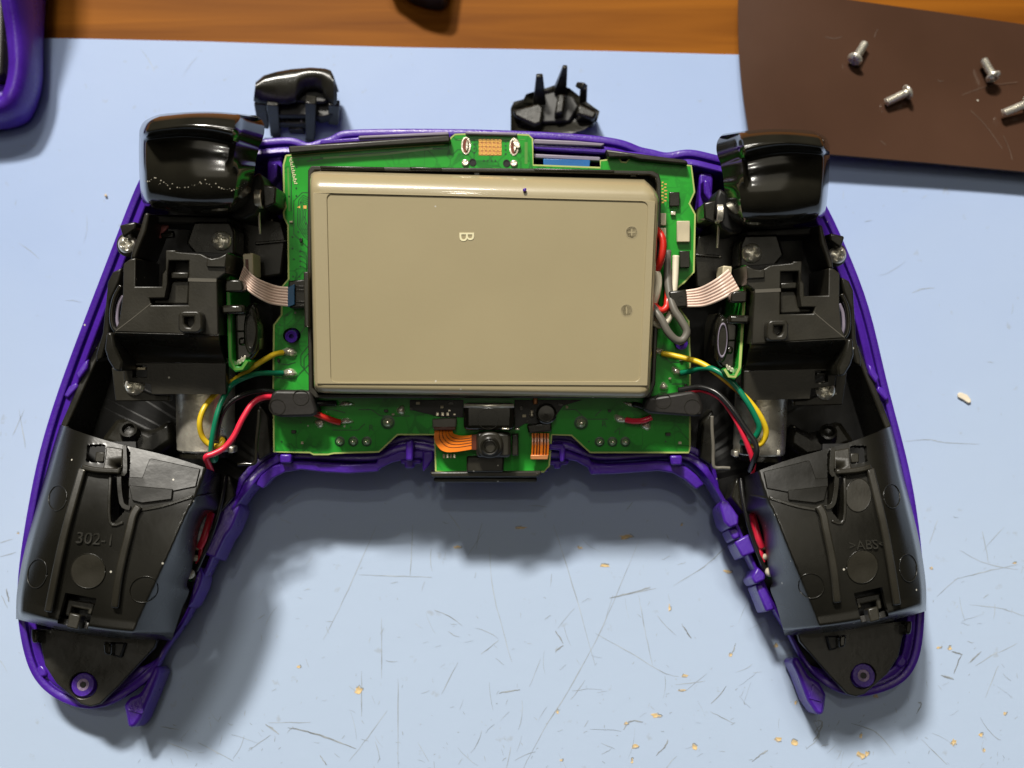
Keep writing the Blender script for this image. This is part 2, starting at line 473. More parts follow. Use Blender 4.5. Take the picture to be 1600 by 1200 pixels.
def lettering(name, text, px, py, h, size, rot, m, parent, frame='w', depth=0.12, font_shear=0, sx=1.0, normal=None):
    cu = bpy.data.curves.new(name, 'FONT'); cu.body = text; cu.size = 1.0; cu.extrude = 0.04
    cu.align_x = 'CENTER'; cu.align_y = 'CENTER'; cu.resolution_u = 3
    tmp = bpy.data.objects.new(name, cu); col.objects.link(tmp)
    dg = bpy.context.evaluated_depsgraph_get()
    me = bpy.data.meshes.new_from_object(tmp.evaluated_get(dg))
    vs = [v.co.copy() for v in me.vertices]; fs = [tuple(p.vertices) for p in me.polygons]
    bpy.data.objects.remove(tmp); bpy.data.curves.remove(cu); bpy.data.meshes.remove(me)
    fn, n = FR[frame]; c = fn(px, py, h)
    if normal is not None: n = normal
    ex = Vector((1, 0, 0)); ey = n.cross(ex)
    ca, sa = math.cos(rot), math.sin(rot)
    V = []
    for v in vs:
        x, y = v.x * size * sx, v.y * size
        x, y = x * ca - y * sa, x * sa + y * ca
        V.append(c + ex * x + ey * y + n * (v.z * depth / 0.04))
    return mk(name, V, fs, m, parent)
# ------------------------------------------------------------------ desk, mat, magnet sheet
def wbox(x0, x1, y0, y1, z0, z1):
    V = [Vector((x, y, z)) for z in (z0, z1) for x, y in ((x0,y0),(x1,y0),(x1,y1),(x0,y1))]
    return V, [(3,2,1,0),(4,5,6,7),(0,1,5,4),(1,2,6,5),(2,3,7,6),(3,0,4,7)]
V, Fs = wbox(-700, 700, -450, 620, -30, -1.8)
tag(mk('desk', V, Fs, 'wood', bevel=1.0), kind='structure')

MATZ = 0.0
pA, pB = W(60, 58, 0), W(1155, 84, 0)
dAB = (pB - pA) / (pB.x - pA.x)
ml, mr_ = pA + dAB * (-640 - pA.x), pA + dAB * (640 - pA.x)
n = 60
top = [ml + (mr_ - ml) * (i / n) + Vector((0, 0.12 * math.sin(i * 1.7) + 0.1 * math.sin(i * .6), 0)) for i in range(n + 1)]
loop = top + [Vector((640, -420, 0)), Vector((-640, -420, 0))]
k = len(loop)
V = loop + [v + Vector((0, 0, -1.7)) for v in loop]
Fs = [tuple(range(k)), tuple(range(2*k-1, k-1, -1))] + [(i, (i+1) % k, (i+1) % k + k, i + k) for i in range(k)]
_cy = sum(v.y for v in V) / len(V)           # the wear starts about under the middle of the controller
WEAR0, WEAR1 = (-25 + 30 - _cy) * MM, (45 + 30 - _cy) * MM
M['mat'] = matblue()
work_mat = mk('work_mat', V, Fs, 'mat', bevel=0.35)
tag(work_mat, 'pale blue scratched work mat under the opened purple controller', 'work mat')

# scratches traced from the photograph plus the finer random ones
SC = [((588,822),(545,920),(505,1000)),((645,820),(641,900)),((560,898),(620,900),(675,902)),((765,855),(770,920),(790,1000),(800,1035)),
 ((998,845),(950,960),(905,1050),(850,1140),(815,1205)),((958,934),(1015,919)),((965,932),(1025,919)),((1052,915),(1100,885),(1140,850)),
 ((998,930),(1008,985),(1020,1040)),((930,990),(985,1020),(1035,1050),(1060,1057)),((1055,1070),(1102,1064)),((453,1138),(500,1148),(555,1170)),
 ((420,1129),(485,1129)),((414,1132),(436,1147)),((545,1190),(580,1145),(605,1110)),((565,1048),(565,1120)),((596,965),(596,1060)),((622,1060),(622,1200)),
 ((700,800),(720,828)),((865,820),(895,915),(930,1040)),((690,1085),(715,1035)),((1300,1060),(1330,1068)),((1500,860),(1540,880),(1590,890)),
 ((1490,906),(1540,893),(1590,882)),((1515,945),(1560,950),(1600,962)),((1525,1040),(1560,1018)),((1513,1036),(1533,1018)),((1475,1055),(1490,1060)),((1440,1155),(1480,1195)),
 ((1180,605),(1180,605)),((1412,690),(1450,687),(1475,691),(1530,694)),((1425,458),(1440,452),(1460,450)),((1590,1005),(1560,1020)),((20,842),(0,848)),
 ((0,870),(25,863)),((30,640),(40,700)),((38,640),(20,680)),((2,930),(12,950)),((1330,1130),(1370,1145),(1400,1180)),((1540,1090),(1560,1040)),
 ((870,1010),(868,1020)),((780,1000),(752,1022)),((1110,1112),(1145,1130)),((310,1160),(365,1190)),((1465,812),(1452,850)),((1535,830),(1545,880)),
 ((440,790),(470,770)),((1270,1125),(1280,1150),(1260,1170)),((260,1160),(300,1175)),((250,1135),(280,1140))]
def curve2(P, jit=0.0):
    out = catmull(P, 6)
    return [(x + random.uniform(-jit, jit), y + random.uniform(-jit, jit)) for x, y in out]
DK, LT = [], []
def wline(P, w, z):
    nn = len(P)
    return strip(P, [w * (0.25 + 0.75 * math.sin(math.pi * min(1, max(0, (i + .3) / nn)))) * random.uniform(.6, 1.2) for i in range(nn)], z, 'w')
for P in SC:
    if P[0] == P[1]: continue
    LT.append(wline(curve2(P, 0.5), 0.17, 0.03))
DS = [((953,934),(985,927),(1016,917)),((1302,1060),(1325,1068)),((450,1137),(480,1143),(520,1156),(556,1170)),((780,1083),(795,1080),(813,1078)),((1065,975),(1072,985),(1080,998)),
 ((974,1140),(985,1127),(1005,1128)),((1025,1180),(1040,1165),(1043,1155)),((500,1180),(510,1195)),((1272,1127),(1285,1128),(1277,1150),(1270,1158)),((1490,1052),(1502,1023)),
 ((1150,1005),(1145,1018),(1140,1025)),((868,985),(880,1005)),((868,1018),(880,1008)),((1470,1055),(1490,1062)),((1487,1018),(1504,1023)),((1432,1115),(1440,1100),(1434,1098)),
 ((1175,1190),(1190,1178),(1200,1172)),((414,1132),(425,1138),(436,1148)),((1516,1035),(1533,1018)),((10,920),(14,940))]
for P in DS: DK.append(wline(curve2(P, 0.6), 0.26, 0.05))
for i in range(620):
    if random.random() < 0.72: px, py = random.uniform(250, 1600), 780 + 430 * random.random() ** 0.6
    else: px, py = random.uniform(-40, 1640), random.uniform(60, 1210)
    L_ = random.choice([3, 4, 5, 7, 10, 16, 40]) * random.uniform(.5, 1.3); a = random.gauss(1.0, 1.1)
    c = random.uniform(-.3, .3); P = []
    for q in range(5):
        u = q / 4 - .5
        P.append((px + L_ * u * math.cos(a + c * u), py - L_ * u * math.sin(a + c * u) + random.uniform(-.7, .7)))
    (DK if random.random() < (0.035 if py > 800 else 0.01) else LT).append(wline(P, random.uniform(.05, .15), 0.04))
V, Fs = join(DK); tag(mk('scratch', V, Fs, 'scratch', work_mat), kind='stuff')
V, Fs = join(LT); tag(mk('faint_scratch', V, Fs, 'scratch_l', work_mat), kind='stuff')
PE = [(715,855,9,4),(978,839,16,7),(945,884,12,4),(906,856,7,3),(1137,893,10,5),(560,1078,11,9),(1025,1118,14,5),(1070,1056,9,4),(1065,1079,12,3),
 (978,1130,6,4),(993,1165,12,7),(1085,1167,6,9),(987,1190,4,7),(1141,1023,5,4),(1215,1155,9,7),(1241,1160,8,9),(1345,1180,12,9),(1355,1178,5,8),(1484,1013,5,6),(1468,1012,7,3),
 (1212,1009,6,5),(1275,1025,4,3),(1490,1160,7,9),(1537,1172,5,6),(1533,1148,6,4),(1570,1115,5,4),(1243,1098,3,4),(1455,888,6,4),(814,825,16,3),(877,1188,4,3),(467,1042,5,3),(871,1112,3,5),
 (1368,1088,6,6),(1585,880,5,2),(28,833,4,2),(1065,820,3,3),(1046,950,3,9),(1345,1150,4,6)]
for px, py, rx, ry in PE:
    pts = []
    a0 = random.random() * 6
    for q in range(11):
        a = a0 + 2 * math.pi * q / 11; r = random.uniform(.45, 1.15)
        pts.append((px + rx * r * math.cos(a), py + ry * r * math.sin(a)))
    pts = [(px + (x - px) * .72, py + (y - py) * .72) for x, y in pts]
    slab('peeled_patch', pts, 0.06, 0.01, 'peel', work_mat, 0, 'w')
    V, Fs = strip([(x + 1, y - 1) for x, y in pts[:6]], 0.14, 0.08, 'w'); mk('torn_edge', V, Fs, 'scratch', work_mat)

SZ = 4.6
TT = [(1154, -28), (1240, -14), (1330, 0), (1460, 18), (1600, 38), (1760, 62)]
BT = [(1176, 234), (1230, 237), (1300, 241), (1450, 254), (1600, 268), (1760, 284)]
def sheetfn(t, s):
    a = polyline(TT, s); b = polyline(BT, s)
    x, y = a + (b - a) * t
    x -= 9 * math.sin(math.pi * min(1, t * .95)) * (1 - s) ** 3
    return W(x, y, SZ + 0.35 * math.sin(s * 5 + t) - 1.2 * (1 - t) * .5)
V, Fs = gridmesh(sheetfn, 14, 26)
magnet = mk('magnet_sheet', V, Fs, 'sheet', smooth=True, solid=0.55)
tag(magnet, 'dark brown magnetic sheet holding the loose silver screws', 'magnetic sheet')

def sheetz(x, y):
    best = None
    for i in range(21):
        for j in range(41):
            p = sheetfn(i / 20, j / 40); q = W(x, y, p.z); d = (p.x - q.x) ** 2 + (p.y - q.y) ** 2
            if best is None or d < best[0]: best = (d, p.z)
    return best[1]
for P in ([(1498,150),(1520,142),(1545,134),(1590,128)],[(1516,172),(1535,190),(1552,212),(1566,232)],[(1568,212),(1576,230),(1582,250)],[(1366,58),(1370,48),(1372,46)],[(1290,58),(1305,60),(1315,57)],[(1376,220),(1384,226)],[(1465,124),(1468,127),(1474,126)]):
    zz = sheetz(*P[1]) + .06
    V, Fs = strip([tuple(p) for p in catmull(P, 4)], .09, zz, 'w'); mk('scuff', V, Fs, 'scuff', magnet)
# loose screws
def crosshead(c, axis, R, rot, hgt=0.42):
    axis = axis.normalized(); a = axis.orthogonal().normalized(); b = axis.cross(a)
    V, Fs = [], []; NR, NS = 13, 44
    for i in range(NR + 1):
        r = R * i / NR
        for k in range(NS):
            t = 2 * math.pi * k / NS; x, y = r * math.cos(t), r * math.sin(t)
            xr = x * math.cos(rot) - y * math.sin(rot); yr = x * math.sin(rot) + y * math.cos(rot)
            h = hgt * R * (1 - (r / R) ** 2.4)
            m_ = min(max(abs(xr) / (.17 * R), abs(yr) / (.62 * R)), max(abs(yr) / (.17 * R), abs(xr) / (.62 * R)))
            if m_ < 1: h -= 0.42 * R
            V.append(c + axis * h + a * x + b * y)
    for k in range(NS): V.append(c - axis * 0.3 * R + a * R * math.cos(2*math.pi*k/NS) + b * R * math.sin(2*math.pi*k/NS))
    for i in range(NR + 1):
        for k in range(NS):
            p = i * NS + k; q = i * NS + (k + 1) % NS
            if i == 0: Fs.append((p, q, q + NS, p + NS))
            else: Fs.append((p, q, q + NS, p + NS))
    return V, Fs
def loose_screw(head, tip, label):
    h = W(*head, SZ + 1.6); t = W(*tip, SZ + 1.05)
    ax = (h - t).normalized(); Ln = (h - t).length
    r = empty('screw', Vector(((h.x + t.x) / 2, (h.y + t.y) / 2, SZ)), label, 'screw', 'loose screws on the magnetic sheet')
    prof = [(0.1, -Ln), (0.55, -Ln + .15)]
    q = -Ln + .35
    while q < -0.5:
        prof += [(0.86, q), (0.70, q + .22)]; q += .45
    prof += [(0.78, -.3), (0.78, 0)]
    lathe('shank', h, ax, prof, 'screw', r, 18)
    V, Fs = crosshead(h + ax * .5, ax, 1.5, .5)
    v2, f2 = lathegeo(h, ax, [(0.8, -.1), (1.3, .0), (1.52, .2), (1.52, .5)], 28)
    V, Fs = join([(V, Fs), (v2, f2)])
    mk('head', V, Fs, 'screw', r, smooth=True)
loose_screw((1337, 91), (1352, 67), 'silver screw with its cross head facing the viewer, nearest the left edge of the sheet')
loose_screw((1416, 145), (1383, 161), 'silver screw lying on its side with its head pointing to the upper right')
loose_screw((1551, 118), (1536, 92), 'small silver screw with its head at the lower right, upper right on the brown sheet')
loose_screw((1604, 162), (1566, 178), 'small silver screw cut off by the right edge of the picture')

# black thing at the far edge of the desk
V, Fs = prism([[(598, -80), (704, -80), (696, -22), (686, -15), (664, -18), (640, -26), (598, -54)]], 6, -1.7, 'w')
tag(mk('desk_tool', V, Fs, 'black_deep', bevel=1.2), 'black object on the wooden desk cut off by the top edge', 'tool')

# ------------------------------------------------------------------ sweep of a rim profile
def sweepgeo(path, profs, inward=1, closed=True, smooth=2):
    n = len(path); V, Fs = [], []
    nr = []
    for i, p in enumerate(path):
        a = path[(i - 1) % n] if closed or i > 0 else p
        b = path[(i + 1) % n] if closed or i < n - 1 else p
        t = Vector((b.x - a.x, b.y - a.y, 0))
        t = t.normalized() if t.length > 1e-6 else Vector((1, 0, 0))
        nr.append(Vector((-t.y, t.x, 0)) * inward)
    for _ in range(smooth):
        nr = [((nr[(i-1) % n] if closed or i else nr[i]) + nr[i] * 2 + (nr[(i+1) % n] if closed or i < n-1 else nr[i])).normalized() for i in range(n)]
    k = len(profs[0])
    for p, q, pr in zip(path, nr, profs):
        for ins, dz in pr: V.append(Vector((p.x + q.x * ins, p.y + q.y * ins, p.z + dz)))
    for i in range(n if closed else n - 1):
        for j in range(k - 1):
            a = i * k + j; b = ((i + 1) % n) * k + j
            Fs.append((a, a + 1, b + 1, b))
    return V, Fs

# ------------------------------------------------------------------ back shell in the corner
PT = [(46,-260,30),(50,-160,28),(54,-60,22),(58,10,17),(62,65,13),(63,115,11),(56,152,10),(42,180,9.5),(20,194,9),(-15,200,9),(-90,204,9),(-200,205,9)]
pts = catmull([(W(x, y, h * .45).x, W(x, y, h * .45).y, h) for x, y, h in PT], 6)
path = [Vector((x, y, h)) for x, y, h in pts]
profs = [[(1.6, -p.z + 0.1), (.5, -p.z * .75), (0, -p.z * .5), (.25, -p.z * .25), (1.0, -p.z * .08), (1.7, -.15), (2.3, 0), (2.9, -.1), (3.1, -.8), (3.6, -1.0), (4.2, -1.1), (4.4, -2.2), (4.6, -p.z * .8)] for p in path]
V, Fs = sweepgeo(path, profs, inward=-1, closed=False)
back = empty('back_shell', Vector((path[30].x - 8, path[30].y, 0)), 'purple plastic back shell of the controller cut off by the top left corner', 'controller shell')
mk('shell_wall', V, Fs, 'purple', back, smooth=True)
fl = [(v.x, v.y) for v in [p + Vector((-2.5, .6, 0)) for p in path]]
V = [Vector((x, y, 2.2)) for x, y in fl] + [Vector((fl[0][0] - 60, fl[0][1], 2.2)), Vector((fl[-1][0], fl[-1][1], 2.2))]
k = len(V)
V = [v for v in V]; V += [v - Vector((0, 0, 1.5)) for v in V]
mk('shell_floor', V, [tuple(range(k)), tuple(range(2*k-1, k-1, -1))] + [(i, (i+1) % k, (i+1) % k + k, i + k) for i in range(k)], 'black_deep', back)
slab('inner_lining', [(-40,-40),(4,-40),(6,60),(4,115),(-6,122),(-40,122)], 8, 3, 'black', back, .6, 'w')
slab('inner_rib', [(-40,128),(2,128),(22,140),(34,160),(20,176),(-40,178)], 5.5, 2.5, 'purple', back, .8, 'w')
slab('inner_boss', ell(10, 168, 16, 11), 6.6, 3, 'purple', back, .5, 'w')

# ------------------------------------------------------------------ loose bumper buttons
def bumper_one():
    r = empty('bumper_button', W(460, 175, 0), 'glossy black bumper button standing on its legs behind the left trigger', 'button', 'loose bumper buttons')
    T_ = [(400,128),(412,118),(432,112),(455,108),(485,105.5),(508,107),(517,110),(521,118)]
    B_ = [(396,158),(404,161),(425,162),(448,163),(462,160),(470,147),(478,141),(492,139),(503,143),(510,155),(522,165)]
    def f(t, s):
        xa = 396 + 126 * s; xb = 399.5 + 121.5 * s
        a = np.array((xa, np.interp(xa, [p[0] for p in B_], [p[1] for p in B_]))); b = np.array((xb, np.interp(xb, [p[0] for p in T_], [p[1] for p in T_])))
        x, y = a + (b - a) * t
        return W(x, y, 8.6 + 3.4 * t ** .7 - 1.6 * t ** 8)
    V, Fs = gridmesh(f, 10, 60)
    def g(t, s):                              # top of the cap, running back from the front rim
        xb = 399.5 + 121.5 * s; p = W(xb, float(np.interp(xb, [q[0] for q in T_], [q[1] for q in T_])), 10.4)
        return p + Vector((0, 1.6 * t * math.sin(math.pi * (0.08 + .84 * s)), -7.0 * t))
    v2, f2 = gridmesh(g, 8, 60)
    V, Fs = join([(V, Fs), (v2, f2)])
    c = mk('cap', V, Fs, 'black', r, smooth=True, solid=0.9)
    bm = bmesh.new(); bm.from_mesh(c.data); bmesh.ops.remove_doubles(bm, verts=bm.verts, dist=1e-5); bmesh.ops.recalc_face_normals(bm, faces=bm.faces); bm.to_mesh(c.data); bm.free()
    def leg(name, x0, y0, x1, y1, z0, z1, a, w):
        V, Fs = beam(W(x0, y0, z0), W(x1, y1, z1), a, a * .9, w, w * .8)
        mk(name, V, Fs, 'black', r, bevel=.2)
    leg('leg', 426, 160, 431, 211, 9, .4, 2.2, 1.5)
    leg('leg', 486, 155, 485, 217, 9.5, .2, 2.0, 2.4)
    leg('bracket', 407, 160, 412, 199, 8, 2.2, 2.4, 1.2)
    leg('bracket', 522, 160, 521, 192, 8, 2.6, 2.2, 1.6)
    slab('crosspiece', [(424,178),(482,178),(484,194),(424,192)], 4.2, 2.2, 'black', r, .3, 'w')
    slab('inner_web', [(430,152),(482,150),(484,180),(428,180)], 6.5, 5.0, 'black_deep', r, .3, 'w')
    slab('inner_web', [(456,128),(516,126),(520,152),(505,160),(462,158)], 7.6, 6.6, 'black_deep', r, .3, 'w')
    slab('inner_web', [(486,148),(521,150),(522,178),(500,184),(486,178)], 6.0, 3.4, 'black_deep', r, .3, 'w')
    slab('hook', [(452,193),(470,193),(474,202),(450,202)], 2.4, .3, 'black', r, .2, 'w')
bumper_one()
def bumper_two():
    r = empty('bumper_button', W(865, 180, 0), 'black bumper button lying upside down with its two prongs pointing up', 'button', 'loose bumper buttons')
    O_ = [(798,169),(803,159),(818,155),(822,147),(838,142),(858,136),(872,131),(890,138),(903,148),(918,160),(937,174),(933,188),(912,203),(880,212),(830,212),(798,206)]
    c = [866, 172]
    def f(t, s):
        k = s * len(O_); i = int(k) % len(O_); a = np.array(O_[i], float); b = np.array(O_[(i + 1) % len(O_)], float)
        e = a + (b - a) * (k - int(k))
        if t < .5: q, z = .86 + .14 * (t / .5), .3 + 4.6 * (t / .5)
        else: u = (t - .5) / .5; q, z = 1 - .42 * u, 4.9 - 1.5 * u + 1.6 * math.sin(s * 25)  * u * (1 - u)
        x, y = np.array(c) + (e - np.array(c)) * q
        return W(x, y, z)
    V, Fs = gridmesh(f, 8, 48); mk('body', V, Fs, 'black', r)
    slab('inner_web', [(835,150),(872,140),(895,150),(905,165),(890,190),(845,192),(830,175)], 4.4, 2.5, 'black_deep', r, .4, 'w')
    slab('side_rib', [(800,172),(842,160),(850,168),(846,192),(836,196),(805,182)], 6, 2, 'black', r, .5, 'w')
    slab('side_rib', [(904,160),(934,175),(928,186),(900,178)], 6.5, 2, 'black', r, .5, 'w')
    slab('side_rib', [(872,146),(884,146),(880,176),(866,178)], 6.5, 2, 'black', r, .4, 'w')
    for (x0, y0, z0), (x1, y1, z1), a0, a1 in (((843,160,4),(843,117,10.5),2.6,1.3),((875,142,4.5),(883,104,12),2.6,.9),((911,158,4),(912,137,8),1.5,1.4)):
        V, Fs = beam(W(x0, y0, z0), W(x1, y1, z1), a0, a1, 1.8, 1.0); mk('prong', V, Fs, 'black', r, bevel=.25)
    V, Fs = beam(W(914, 136, 8.2), W(902, 133, 7.2), 1.4, 1.0, 1.6, 1.2, Vector((0, 1, 0))); mk('hook', V, Fs, 'black', r, bevel=.25)
bumper_two()

def crumb(name, px, py, z, r, m, label, cat, el=1.0, rot=0.0, fr='w'):
    pts = []
    for q in range(9):
        a = 2 * math.pi * q / 9; k = random.uniform(.6, 1.15)
        x, y = r * k * math.cos(a) * el, r * k * math.sin(a)
        pts.append((px + x * math.cos(rot) - y * math.sin(rot), py + x * math.sin(rot) + y * math.cos(rot)))
    o = slab(name, pts, z + .5, z, m, None, .15, fr)
    tag(o, label, cat)
crumb('paint_chip', 1506, 620, 0.05, 6, 'chip', 'long pale curled chip on the mat to the right of the controller', 'chip', 2.4, .6)
crumb('crumb', 165, 305, 0.05, 2.2, 'peel', 'tiny tan crumb on the blue mat beside the left trigger', 'crumb')
# ------------------------------------------------------------------ the opened controller
ctl = empty('game_controller', W(757, 560, 0), 'opened purple game controller with exposed boards, motors, triggers and black grips', 'game controller')

# --- front shell: one rim swept round the outline
b = lambda x, y, w=-2.5: B(x, y, w)
low = lambda z: z - 3.2 * min(1, max(0, (13.8 - z) / 2.2))     # the handle tips rest close to the mat
w_ = lambda x, y, z: W(x, y, low(z))
INNER = []
def wi(x, y, z):                               # low thin wall on the inner side of the handles
    v = W(x, y, low(z) - 2.0); INNER.append(v); return v
OUT = [b(760,201),b(880,206),b(955,213),b(985,221),b(1002,229),b(1022,232),b(1041,238),b(1062,233),b(1085,232),b(1120,241),b(1180,255),b(1235,268),b(1272,290),
 b(1297,328),b(1325,390),b(1360,478),w_(1385,590,17.5),w_(1412,690,15.2),w_(1430,770,13.6),w_(1443,870,12.6),w_(1447,950,12),w_(1442,1010,11.6),w_(1432,1043,11),
 w_(1412,1068,10.4),w_(1380,1082,10),w_(1345,1090,10),w_(1310,1082,10),w_(1285,1068,10),wi(1262,1045,10.5),wi(1245,1018,11),wi(1233,992,11.5),wi(1218,968,12),wi(1200,935,12.4),
 wi(1180,892,13),wi(1160,850,13.5),wi(1140,806,14),wi(1118,766,14.5),w_(1098,737,15),b(1076,720),b(1045,714),b(1000,716),b(940,720),b(915,714),b(888,703),b(868,700),
 b(830,712),b(757,716),b(690,712),b(655,702),b(634,704),b(606,712),b(590,720),b(545,720),b(500,718),b(455,716),b(432,724),b(412,738),w_(392,762,15),wi(368,792,14.5),wi(350,825,14),wi(337,862,13.5),
 wi(320,902,13),wi(305,938,12.5),wi(288,975,12),wi(266,1005,11.5),wi(252,1030,11),w_(238,1058,10.5),w_(212,1078,10),w_(185,1096,10),w_(160,1105,10),w_(133,1109,10),w_(98,1099,10),
 w_(68,1080,10.4),w_(48,1055,11),w_(36,1022,11.6),w_(27,975,12),w_(25,925,12.4),w_(30,868,13),w_(43,788,13.9),w_(60,705,15.2),w_(82,632,16.8),w_(103,572,18.2),b(128,505),b(155,435),
 b(180,370),b(205,305),b(228,258),b(262,235),b(330,224),b(390,218),b(420,215),b(445,213),b(460,214),b(472,218),b(481,222.5),b(491,219),b(505,215),b(517,212),b(527,205),b(543,201.5),b(580,200),b(660,199.5)]
raw = catmull([tuple(p) for p in OUT], 4, closed=True)
for _ in range(5): raw = raw * .5 + (np.roll(raw, 1, 0) + np.roll(raw, -1, 0)) * .25
path = [Vector(p) for p in raw]
fl_ = [1.0 if any(v is q for q in INNER) else 0.0 for v in OUT]
thin = []
for i in range(len(OUT)):
    for k in range(4): thin.append(fl_[i] + (fl_[(i + 1) % len(OUT)] - fl_[i]) * k / 4)
def shellprof(p, th=0.0):
    d = min(12.5, p.z - 0.6)
    if th > 0:
        A = shellprof(p); C = [(3.0, -d), (1.2, -d * .82), (.3, -d * .5), (0, -.5), (.1, -.12), (.25, 0), (.5, 0), (.6, -.1), (.65, -.5), (.7, -.6), (.75, -.6), (.8, -.65), (.85, -.7), (.9, -.8), (1.0, -d * .8)]
        return [(a[0] + (c[0] - a[0]) * th, a[1] + (c[1] - a[1]) * th) for a, c in zip(A, C)]
    return [(4.2, -d), (1.8, -d * .82), (.45, -d * .5), (0, -.5), (.12, -.12), (.4, 0), (1.15, 0), (1.3, -.12), (1.35, -1.0), (1.75, -1.0), (1.8, -.45), (1.95, -.35), (2.75, -.35), (2.9, -.5), (3.0, -d * .8)]
V, Fs = sweepgeo(path, [shellprof(p, t) for p, t in zip(path, thin)], inward=-1, closed=True, smooth=4)
KP = len(shellprof(path[0])); nP = len(path)
outer_loop = [V[i * KP] for i in range(nP)]; inner_loop = [V[i * KP + KP - 1] for i in range(nP)]
for t in tri([outer_loop]):
    Fs.append(tuple(i * KP for i in t))
shell = mk('front_shell', V, Fs, 'purple', ctl, smooth=True)
try: shell.data.set_sharp_from_angle(angle=math.radians(40))
except Exception: pass
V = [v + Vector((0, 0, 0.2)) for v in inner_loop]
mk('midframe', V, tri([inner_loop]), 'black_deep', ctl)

# inner lugs of the shell
def lug(pts, top, bot, fr='w', bev=.35, m='purple', nm='lug'): return slab(nm, pts, top, bot, m, shell, bev, fr)
lug([(342,800),(371,775),(376,791),(363,823),(352,838),(336,872),(319,866)], 12.5, 5)
lug([(311,883),(317,900),(313,916),(301,941),(292,950)], 11.5, 5)
lug([(1124,787),(1130,779),(1138,783),(1154,806),(1154,820),(1140,825),(1131,815)], 14, 6)
lug([(1137,826),(1155,826),(1156,840),(1146,844)], 12.5, 6)
lug([(1147,846),(1172,833),(1187,860),(1160,871)], 12, 5)
lug([(1174,902),(1184,885),(1196,897),(1196,906),(1180,913)], 12.5, 5)
lug([(1180,914),(1192,911),(1203,932),(1212,952),(1197,956)], 11, 4)
lug([(192,1102),(202,1090),(218,1084),(227,1068),(242,1038),(251,1046),(245,1062),(234,1090),(224,1113),(220,1123),(210,1137),(199,1137),(197,1121)], 7.4, 1.0, nm='corner_tab', bev=.6)
lug([(198,1110),(220,1089),(224,1112),(222,1116)], 7.6, 7.2, m='purple_tex', nm='tab_facet', bev=.1)  # rough top facet, coloured lighter to carry its highlight
lug([(1236,1032),(1246,1025),(1264,1056),(1281,1067),(1292,1086),(1287,1117),(1277,1117),(1262,1094),(1247,1054)], 7.4, 1.0, nm='corner_tab', bev=.6)
lug([(1264,1092),(1270,1068),(1288,1086),(1284,1098)], 7.6, 7.2, nm='tab_facet', bev=.15)
for s in 'LR':
    for P, tp in (([(118,583),(130,566),(138,560),(136,575),(122,594)], 18.5), ([(99,618),(107,603),(120,596),(122,604),(106,622)], 17.5)):
        slab('side_clip', P, tp, tp - 5, 'purple', shell, .3, 'w', s)
    slab('tip_clip', [(52,1048),(64,1036),(72,1046),(74,1056),(60,1060)], 7.6, 4, 'purple', shell, .4, 'w', s)
    slab('inner_post', [(417,246),(441,243),(440,300),(448,328),(438,345),(428,332),(418,305)], -3, -8, 'purple', shell, .4, 'b', s)
    slab('inner_rib', [(424,256),(433,254),(432,276),(420,292),(417,280)], 0.5, -3.5, 'purple', shell, .3, 'b', s)
# bottom bridge: two arcs with hooks left and right of the middle opening
for P in ([(398,757),(409,742),(425,729),(445,722),(470,721),(505,723),(545,726),(588,724),(590,717),(606,713),(625,705),(655,704),(668,706),(668,716),(640,717),(612,723),(592,733),(591,737),(545,740),(505,738),(470,734),(445,738),(425,748),(411,764)],
          [(1101,757),(1088,742),(1072,729),(1050,722),(1028,721),(990,724),(950,726),(926,724),(922,717),(905,712),(888,705),(862,704),(850,706),(850,716),(875,717),(900,721),(920,732),(922,742),(960,741),(1000,738),(1030,736),(1052,740),(1070,750),(1088,766)]):
    slab('bottom_bridge', P, -1.6, -5.5, 'purple', shell, .35, 'b')
for P, tp in (([(634,690),(645,688),(645,720),(634,720)], 1.5), ([(626,718),(658,718),(658,725),(647,725),(647,732),(632,732),(632,725),(626,725)], -1.6), ([(660,705),(677,705),(677,718),(668,730),(661,738),(660,728)], -1.2),
              ([(858,694),(880,694),(884,702),(882,722),(875,722),(874,704),(858,703)], 1.0), ([(857,720),(890,720),(886,727),(876,727),(876,733),(866,733),(866,727),(857,727)], -1.6), ([(848,730),(857,730),(856,738),(848,738)], -1.2),
              ([(437,710),(455,710),(455,724),(437,724)], .2), ([(1047,712),(1066,712),(1066,727),(1049,727)], .2)):
    slab('hook', P, tp, tp - 3.5, 'purple', shell, .3, 'b')
# far inner rail seen above the board
slab('inner_rail', [(833,224),(920,229),(948,233),(1000,238),(1035,246),(1000,244),(940,240),(833,233)], -1.2, -3.5, 'purple', shell, .25, 'b')
slab('inner_rail', [(500,219),(560,214),(705,211),(705,216),(560,222),(500,226)], -1.2, -3.5, 'purple', shell, .25, 'b')

# --- circuit board
PCB = [(447,243),(520,237),(620,230),(692,225.5),(701,222),(705,215),(711,210),(770,208),(826,211),(832,217),(833,258),(938,262),(938,251),(948,250),(953,246),(966,246),(971,253),(978,254),(985,247),
 (1035,253),(1080,259),(1085,300),(1077,318),(1086,335),(1084,425),(1070,440),(1052,455),(1060,480),(1076,502),(1078,560),(1078,700),(1076,707),(1000,707),(922,707),(893,680),(862,679),(858,728),(850,737),(700,738),(681,736),(679,679),
 (621,679),(592,706),(522,708),(512,710),(490,710),(484,707),(428,706),(427,600),(428,508),(440,492),(441,448),(451,436),(450,352),(444,340),(443,332),(447,323),(444,312),(443,258)]
pcb_holes = [ell(456, 524, 14, 12), ell(1064, 536, 11, 10)]
PC = slab('circuit_board', [PCB] + pcb_holes, 0, -1.0, 'pcb', ctl, 0, 'b')
# pale routed edge
V, Fs = strip(PCB + [PCB[0]], 0.28, 0.03); mk('board_edge', V, Fs, 'pcb_edge', PC)
